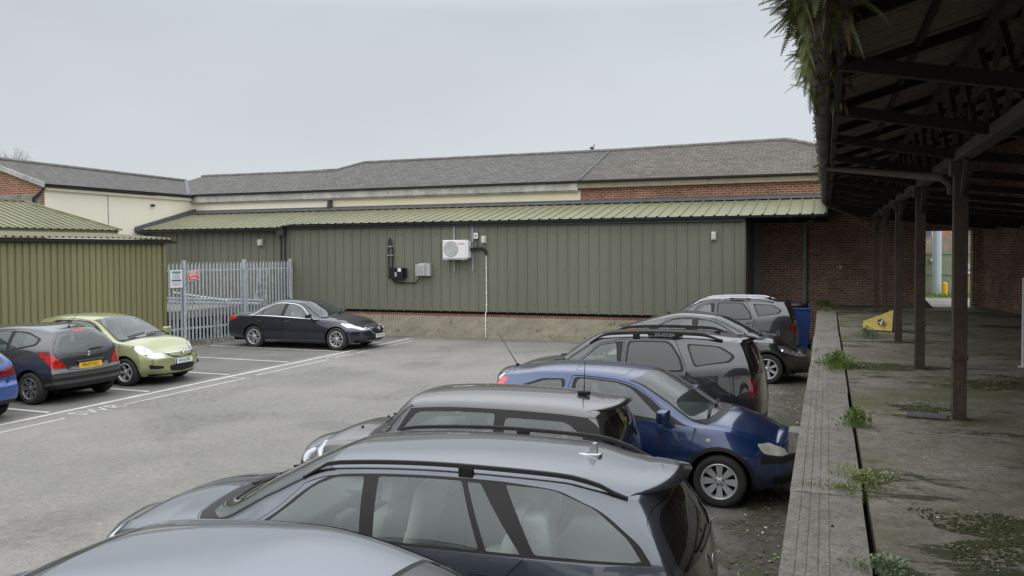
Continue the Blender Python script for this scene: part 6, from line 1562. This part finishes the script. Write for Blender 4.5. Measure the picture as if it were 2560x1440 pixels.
# side wall under the canopy
mb = MB(); mb.prism([(4.30, 28.19), (4.86, 25.3), (4.86, -9), (5.2, -9), (5.2, 28.19)], PT-.02, 6.2, 'brickpale', lambda a, b, h: (a, b, h))
tag(mb.build('side_wall'), 'patchy dark brick wall closing the right side of the platform', 'wall')
mb = MB(); mb.tube([(2.72, 14.18, PT), (2.72, 14.18, 2.42)], .022, 'white', 10); mb.box(2.66, 2.78, 14.12, 14.24, PT, PT+.012, 'white'); tag(mb.build('white_post'), 'slim white post standing on the platform at the right edge', 'post')
mb = MB(); mb.obox((.99, 9.70, PT+.010), (.19, -.02, 0), (.02, .15, 0), (0, 0, .008), 'lead'); mb.obox((.99, 9.54, PT+.012), (.20, -.02, 0), (.0, .008, 0), (0, 0, .010), 'rust'); tag(mb.build('access_plate'), 'flat metal access plate at the foot of the nearest column', 'plate')
# doorway view
mb = MB(); mb.box(2.4, 30, 28.66, 60, 0, 1.02, 'concrete'); tag(mb.build('outer_pavement'), kind='structure')
mb = MB(); mb.add([(2.4, 34.6, 1.03), (12, 34.6, 1.03), (12, 37, 1.06), (2.4, 37, 1.06)], [(0, 1, 2, 3)], 'grass')
for i in range(1500):
    x, y = random.uniform(3, 6.5), random.uniform(34.6, 37); h = random.uniform(.04, .16); mb.add([(x, y, 1.03), (x+.03, y, 1.03), (x+random.uniform(-.04, .06), y, 1.03+h)], [(0, 1, 2)], 'grass')
tag(mb.build('grass_verge'), 'strip of green grass outside the doorway', kind='stuff')
cn = empty('site_cabin', (5, 37.2, 1.03), 0, 'olive green site cabin seen through the doorway', 'cabin')
mb = MB(); mb.box(2.2, 12, 37.2, 40, 1.03, 2.70, 'container'); mb.box(2.2, 12, 37.15, 37.2, 2.62, 2.72, 'container'); mb.box(2.2, 12, 37.16, 37.2, 1.80, 1.84, 'container'); child(mb, 'shell', cn)
mb = MB(); mb.box(5.05, 5.35, 37.14, 37.2, 2.0, 2.25, 'greybox'); mb.box(5.1, 5.35, 37.13, 37.14, 1.86, 1.94, 'white'); child(mb, 'hatch', cn)
mb = MB()
for x in (3.55, 3.95): mb.sphere((x, 37.1, 2.36), .10, 'offwhite', 10)
child(mb, 'lamp', cn)
mb = MB(); mb.tube([(4.02, 36.3, 1.04), (4.02, 36.3, 6.5)], .165, 'postgrey', 14); tag(mb.build('steel_mast'), 'thick pale grey mast rising outside the doorway', 'mast')
mb = MB(); mb.tube([(4.26, 35.9, 1.04), (4.26, 35.9, 1.50)], .085, 'bollard', 14); mb.sphere((4.26, 35.9, 1.50), .085, 'bollard', 12, (1, 1, .6)); tag(mb.build('bollard'), 'yellow bollard at the foot of the pale mast outside', 'bollard')
mb = MB()
for i in range(34): x = 1.5+.3*i; mb.box(x, x+.27, 44, 44.05, 1, 3.4+random.uniform(-.05, .05), 'wood')
mb.box(1, 12, 44.05, 44.1, 1.5, 1.6, 'wood'); tag(mb.build('board_fence'), 'weathered board fence beyond the site cabin', 'fence')
tb = empty('terrace_house', (6, 58, 0), 0, 'red brick terrace house far beyond the doorway', 'building')
mb = MB(); mb.box(-4, 18, 58, 64, 0, 5.6, 'brick'); child(mb, 'wall', tb)
mb = MB(); mb.add([(-4, 57.6, 5.5), (18, 57.6, 5.5), (18, 61, 7.6), (-4, 61, 7.6)], [(0, 1, 2, 3)], 'slate'); child(mb, 'roof', tb)
for x in (5.2, 7.4, 9.6):
    mb = MB(); mb.box(x, x+1, 57.93, 58, 3.2, 4.6, 'white'); mb.box(x+.08, x+.92, 57.92, 57.93, 3.3, 4.5, 'lead'); child(mb, 'window', tb)

yb = empty('reflection_shed', (-20, -17, 0), 0, 'unseen plain brick shed with white windows, added behind the viewer for the car reflections', 'building')  # unseen shed added behind the viewer so car sides reflect something dark
mb = MB(); mb.box(-46, -1.5, -21, -17, 0, 5.2, 'brickdark'); child(mb, 'wall', yb)
mb = MB(); mb.add([(-46.3, -16.7, 5.15), (-1.2, -16.7, 5.15), (-1.2, -20, 7.4), (-46.3, -20, 7.4)], [(0, 1, 2, 3)], 'slate'); child(mb, 'roof', yb)
for x in range(-44, -4, 5):
    mb = MB(); mb.box(x, x+1.6, -16.99, -16.95, 1.6, 3.6, 'white'); mb.box(x+.1, x+1.5, -16.95, -16.94, 1.7, 3.5, 'lead'); child(mb, 'window', yb)

# fallen yellow floor sign
fs = empty('fallen_sign', (1.10, 19.5, PT), R(-6), 'scuffed yellow folding floor sign lying on its side on the platform', 'sign')
mb = MB()
mb.add([(-.36, -.02, .03), (.24, -.20, .02), (.24, -.08, .46), (-.36, .02, .20)], [(0, 1, 2, 3)], 'yellow'); mb.add([(-.36, .02, .20), (.24, -.08, .46), (.24, .22, .40), (-.36, .10, .16)], [(0, 1, 2, 3)], 'yellow')
mb.add([(-.36, -.02, .03), (-.36, .02, .20), (-.36, .10, .16), (-.36, .12, .02)], [(0, 1, 2, 3)], 'yellow'); mb.add([(-.36, .10, .16), (.24, .22, .40), (.24, .26, .02), (-.36, .12, .02)], [(0, 1, 2, 3)], 'yellow'); o = mb.build('panel', fs)
mb = MB(); q = [(.25, -.21, .01), (.27, -.08, .48), (.27, .23, .42), (.27, .28, .01)]
for a, b in zip(q, q[1:]+q[:1]): mb.tube([a, b], .032, 'black', 8)
mb.build('base_frame', fs)
mb = MB(); mt = basis((.0, -.152, .20), (.6, -.18, .0), (-.04, .07, .3)); 
mb.lathe([(0, 0), (.07, 0)], 'ink', axis='z', n=24); mb.add([(-.015, -.05, .003), (.02, -.055, .003), (.045, .03, .003), (.01, .05, .003)], [(0, 1, 2, 3)], 'white'); mb.add([(-.05, -.02, .003), (.05, .0, .003), (.05, .015, .003), (-.05, -.002, .003)], [(0, 1, 2, 3)], 'white')
mb.build('pictogram', fs, xf=Matrix.Translation((0, -.012, 0)) @ mt)
# cloth-like brown wedge by the doorway
mb = MB(); mb.add([(2.45, 27.6, PT), (2.95, 27.3, PT), (2.85, 27.7, PT), (2.48, 27.8, PT+.55)], [(0, 1, 3), (1, 2, 3), (0, 3, 2)], 'rust'); tag(mb.build('leaning_board'), 'brown board leaning low beside the open doorway', 'board')

# blue bin
bn = empty('wheeled_bin', (-.72, 24.6, 0), R(4), 'blue wheeled bin with a black sack on top at the platform end', 'bin')
mb = MB(); mb.prism([(-.30, -.33), (.30, -.33), (.30, .33), (-.30, .33)], 0, 1, 'blue_bin', lambda a, b, h: (a*(.82+.18*h), b*(.82+.18*h), .10+h*1.10)); mb.build('body', bn, bevel=.02)
mb = MB(); mb.box(-.33, .33, -.36, .36, 1.19, 1.24, 'blue_bin'); mb.box(-.34, .34, .30, .38, 1.18, 1.28, 'blue_bin'); mb.build('lid', bn, bevel=.015)
mb = MB(); rbox(mb, (0, -.02, 1.29), .52, .5, .16, 'bag'); mb.build('sack', bn)
for s in (-1, 1): mb = MB(); mb.tube([(s*.27, .3, .10), (s*.33, .3, .10)], .10, 'rubber', 16); mb.build('wheel', bn)

# ------------------------------------------------------------------ plants
def frond(mb, base, d, L, m, droop=.9, w=.16, n=20):
    base, d = Vector(base), Vector(d).normalized(); side = d.cross(Vector((0, 0, 1))); side.normalize(); p = base.copy(); v = d.copy(); st = L/n; tw = random.uniform(-.5, .5)
    side = (side*math.cos(tw)+Vector((0, 0, 1))*math.sin(tw)).normalized()
    for i in range(n):
        t = i/n; q = p+v*st; ww = w*math.sin(PI*min(1, .12+t*.9))**.7*(1-t*.35); mb.add([p-side*.002, p+side*.002, q], [(0, 1, 2)], 'leafdry')
        for s in (-1, 1):
            tip = p+side*s*ww+v*st*.9+Vector((0, 0, -.25*ww)); a = p+v*st*.1; b = p+v*st*.95
            mid = (a+tip)/2+Vector((0, 0, .006)); mb.add([a, mid-v*st*.18, tip, mid+v*st*.42, b], [(0, 1, 2, 3, 4)], m)
        p = q; v = (v+Vector((0, 0, -droop/n))).normalized()
def fern(name, y0, y1, n, label, size=.40, seed=1, dr=(.3, 1.9), lean=.55):
    random.seed(seed); mb = MB()
    for i in range(n):
        y = random.uniform(y0, y1); x = random.uniform(-.14, .10); out = random.random()
        if out < lean: d = (random.uniform(-1, -.1), random.uniform(-.9, .9), random.uniform(-.5, .9))
        else: d = (random.uniform(-.15, .6), random.uniform(-.7, .3), random.uniform(-.9, .1))
        frond(mb, (x, y, 4.20+random.uniform(-.10 if x < -.1 or x > .05 else -.02, .09)), d, size*random.uniform(.55, 1.15), random.choice(['leaf', 'leaf', 'leaf', 'leafdry']) if random.random() < .5 else 'leaf', droop=random.uniform(*dr), w=random.uniform(.026, .055))
    tag(mb.build(name), label, 'fern', 'ferns rooted in the canopy gutter')
fern('fern', 4.3, 4.95, 330, 'largest fern spilling over the canopy gutter at the top of the picture', .29, 3, (.1, 1.1), .8)
fern('fern', 5.1, 6.5, 420, 'bushy fern hanging from the gutter just below the largest one', .20, 4, (.2, 1.5), .55)
fern('fern', 6.6, 7.7, 170, 'thinner fern trailing inside the gutter below the bushy one', .20, 5, (.8, 2.2), .25)
fern('fern', 14.2, 14.9, 60, 'small bright fern on the gutter above the slate roof edge', .16, 6)
fern('fern', 16.5, 18.6, 110, 'small ragged fern low on the gutter beside the shed roof', .14, 7)
random.seed(11)
def weed(name, c, r, n, m, label, h=.16, leaf=.05, kind='rosette', ls=(.5, 1.0)):
    mb = MB(); c = Vector(c)
    for i in range(n):
        a = random.uniform(0, 2*PI); rr = r*random.random()**.8*(1+.45*math.sin(3*a+c.y)+.25*math.sin(7*a)); p = c+Vector((math.cos(a)*rr*ls[0], math.sin(a)*rr*ls[1], 0)); hh = h*random.uniform(.3, 1)*(1-.5*rr/r)
        d = Vector((math.cos(a)*.6+random.uniform(-.5, .5), math.sin(a)*.6+random.uniform(-.5, .5), random.uniform(.2, 1.1))).normalized()
        q = p+Vector((0, 0, hh)); l = leaf*random.uniform(.5, 1.2); s = d.cross(Vector((random.uniform(-1, 1), random.uniform(-1, 1), 1))).normalized()*l*.38
        if kind == 'rosette': q = p+Vector((0, 0, hh*.4)); l *= 1.6; mb.add([q, q+d*l*.5+s, q+d*l, q+d*l*.5-s], [(0, 1, 2, 3)], m)
        else: mb.add([q, q+d*l*.5+s, q+d*l, q+d*l*.5-s], [(0, 1, 2, 3)], m); mb.add([p, p+Vector((.003, 0, 0)), q], [(0, 1, 2)], m)
    return tag(mb.build(name), label, 'weed', 'weeds growing in the platform joint')
weed('weed', (.16, 13.3, PT), .34, 800, 'weed', 'tallest leafy weed clump on the platform edge by the black hatchback', h=.26, leaf=.035, kind='up', ls=(.7, 1.3))
weed('weed', (.28, 8.95, PT), .15, 330, 'weed', 'spiky weed with one long stalk in the crack near the blue car', h=.20, leaf=.035, kind='up', ls=(.9, 1.2))
mb = MB(); mb.tube([(.28, 8.95, PT+.05), (.31, 9.0, PT+.2), (.38, 9.05, PT+.40)], [.004, .003, .002], 'weed', 5); tag(mb.build('weed_stalk'), 'thin pale stalk rising from the spiky weed', 'weed')
weed('weed', (.25, 6.85, PT), .27, 900, 'clover', 'low spreading clover mat across the platform crack', h=.05, leaf=.018, kind='up', ls=(.7, 1.7))
weed('weed', (.10, 6.55, PT), .17, 260, 'clover', 'smaller arm of clover reaching over the coping slab', h=.035, leaf=.017, kind='up', ls=(1.2, .8))
weed('weed', (.30, 4.95, PT), .13, 340, 'weedgrey', 'grey-green weed cut by the bottom edge of the picture', h=.09, leaf=.022, kind='up', ls=(1.1, 1))
weed('weed', (.75, 17.9, PT), .42, 420, 'weedgrey', 'wispy weed patch in front of the fallen yellow sign', h=.24, leaf=.035, kind='up')
weed('weed', (.02, 25.2, PT), .30, 200, 'weed', 'sparse weeds at the far end of the coping', h=.10, leaf=.035, kind='up')
weed('weed', (-.05, 27.7, PT), .6, 500, 'weed', 'green weeds at the foot of the brick wall beside the downpipe', h=.20, leaf=.045, kind='up')
weed('weed', (1.02, 10.4, PT), .24, 160, 'weedgrey', 'flat weeds beside the nearest column', h=.03, leaf=.02, kind='up', ls=(1.4, .5))
# moss patches on the platform
random.seed(31)
for (cx_, cy_, rx, ry, lab_) in ((1.22, 5.75, .62, .50, 'dark moss patch with pale grit at the lower right of the platform'), (.75, 13.6, .85, .42, 'thin moss patch on the platform between the weed clump and the columns'), (.98, 10.15, .30, .22, 'small moss patch beside the nearest column'), (2.3, 12.2, .9, .5, 'faint moss patch out on the right of the platform')):
    mb = MB(); n = 3200 if rx > .5 else 800
    for i in range(n):
        a = random.uniform(0, 2*PI); k = (1+.30*math.sin(3*a+cx_)+.2*math.sin(5*a+1)+.12*math.sin(11*a)); rr = random.random()**.55*k
        c = Vector((cx_+math.cos(a)*rr*rx, cy_+math.sin(a)*rr*ry, PT+.0045)); s = random.uniform(.007, .024)*(1.25-min(1.2, rr)*.6); t0 = random.uniform(0, 2*PI)
        ring = [c+Vector((math.cos(t0+t)*s*random.uniform(.6, 1.2), math.sin(t0+t)*s*random.uniform(.6, 1.2), 0)) for t in np.linspace(0, 2*PI, 7)[:-1]]
        mb.add(ring+[c+Vector((0, 0, random.uniform(.002, .006)))], [(q, (q+1) % 6, 6) for q in range(6)], 'moss')
        if random.random() < .02: mb.add([c+Vector((s, 0, .012)), c+Vector((s+.012, .004, .012)), c+Vector((s+.006, .012, .014))], [(0, 1, 2)], 'litter')
    tag(mb.build('moss_patch'), lab_, kind='stuff')
random.seed(5)
# litter, moss and chippings between cars and platform
mb = MB()
for i in range(2600):
    x = -.2-abs(random.gauss(0, .42)); y = random.uniform(3, 24); s = random.uniform(.006, .026)
    a = random.uniform(0, PI); c = Vector((x, y, .012+random.uniform(0, .012))); u_ = Vector((math.cos(a), math.sin(a), random.uniform(-.3, .3)))*s; v_ = Vector((-math.sin(a), math.cos(a), random.uniform(-.3, .3)))*s*random.uniform(.3, .9)
    mb.add([c-u_, c-v_, c+u_, c+v_], [(0, 1, 2, 3)], random.choice(['leaflitter', 'leaflitter', 'leaflitter', 'weed', 'stonebit', 'litter'] if random.random() < .5 else ['leaflitter', 'weed']))
tag(mb.build('leaf_litter'), 'dead leaves, moss and grit between the cars and the platform', kind='stuff')
mb = MB()
for i in range(420):
    x = random.uniform(-.2, 3.2); y = random.uniform(4.5, 24); s = random.uniform(.005, .016); c = Vector((x, y, PT+.006))
    a = random.uniform(0, PI); u_ = Vector((math.cos(a), math.sin(a), .1))*s; v_ = Vector((-math.sin(a), math.cos(a), .1))*s*.6
    mb.add([c-u_, c-v_, c+u_, c+v_, c+Vector((0, 0, s*.6))], [(0, 1, 4), (1, 2, 4), (2, 3, 4), (3, 0, 4)], random.choice(['stonebit', 'litter', 'leaflitter', 'darksteel']))
tag(mb.build('platform_grit'), 'chippings, twigs and scraps scattered on the platform', kind='stuff')
weed('ground_weed', (-.45, 6.7, 0), .25, 160, 'weed', 'green weed on the dirt behind the grey estate car', h=.1, leaf=.045, kind='up')
weed('ground_weed', (-.40, 5.9, 0), .25, 160, 'weed', 'second green weed on the dirt at the platform foot', h=.1, leaf=.045, kind='up')
for o in bpy.data.objects:
    if o.name.startswith('ground_weed'): o['group'] = 'weeds at the platform foot'
mb = MB(); mb.obox((-.55, 11.55, .03), (.28, .03, .0), (-.03, .30, 0), (0, 0, .025), 'concrete'); tag(mb.build('paving_slab'), 'loose grey slab lying in the dirt behind the dark sport utility car', 'slab')
mb = MB()
for c in ((-.42, 6.35), (-.36, 6.2), (-.5, 6.28)):
    vs = [(c[0]+random.uniform(-.07, .07), c[1]+random.uniform(-.07, .07), random.uniform(.02, .07)) for _ in range(5)]; mb.add(vs, [(0, 1, 2), (0, 2, 3), (0, 3, 4), (1, 2, 4)], 'litter')
tag(mb.build('torn_card'), 'torn pale card lying in the dirt by the platform foot', 'litter')

# bare tree far left
def tree():
    root = empty('bare_tree', (-62, 50, 0), 0, 'bare winter tree top showing above the slate roof at the far left', 'tree')
    mt_ = MB(); mt_.tube([(0, 0, 0), (.1, 0, 4), (0, .1, 7)], [.32, .24, .16], 'twig', 8); t = mt_.build('trunk', root)
    mb = MB()
    def br(p, d, l, r, n):
        q = p+d*l; mb.tube([p, (p+q)/2+Vector((random.uniform(-.06, .06),)*3), q], [r, r*.8, r*.6], 'twig', 5, False)
        if n == 0: return
        for k in range(3 if n > 1 else 4):
            e = (d+Vector((random.uniform(-.75, .75), random.uniform(-.75, .75), random.uniform(-.1, .55)))).normalized(); br(p+d*l*random.uniform(.55, 1), e, l*random.uniform(.62, .82), r*.6, n-1)
    for k in range(5): br(Vector((0, .1, 6.2)), Vector((random.uniform(-.8, .8), random.uniform(-.6, .6), .9)).normalized(), 2.0, .045, 5)
    mb.build('crown', root)
tree()
mb = MB(); mb.sphere((-8.6, RY, 6.86), .07, 'lead', 8, (1.4, .8, .9)); mb.sphere((-8.52, RY, 6.96), .035, 'lead', 8); mb.add([(-8.75, RY, 6.86), (-8.66, RY+.02, 6.9), (-8.66, RY-.02, 6.86)], [(0, 1, 2)], 'lead'); mb.tube([(-8.6, RY, 6.80), (-8.6, RY, 6.75)], .006, 'lead', 5); tag(mb.build('bird'), 'small grey bird perched on the slate ridge', 'bird')

random.seed(21)
for c_ in CARS: c_()
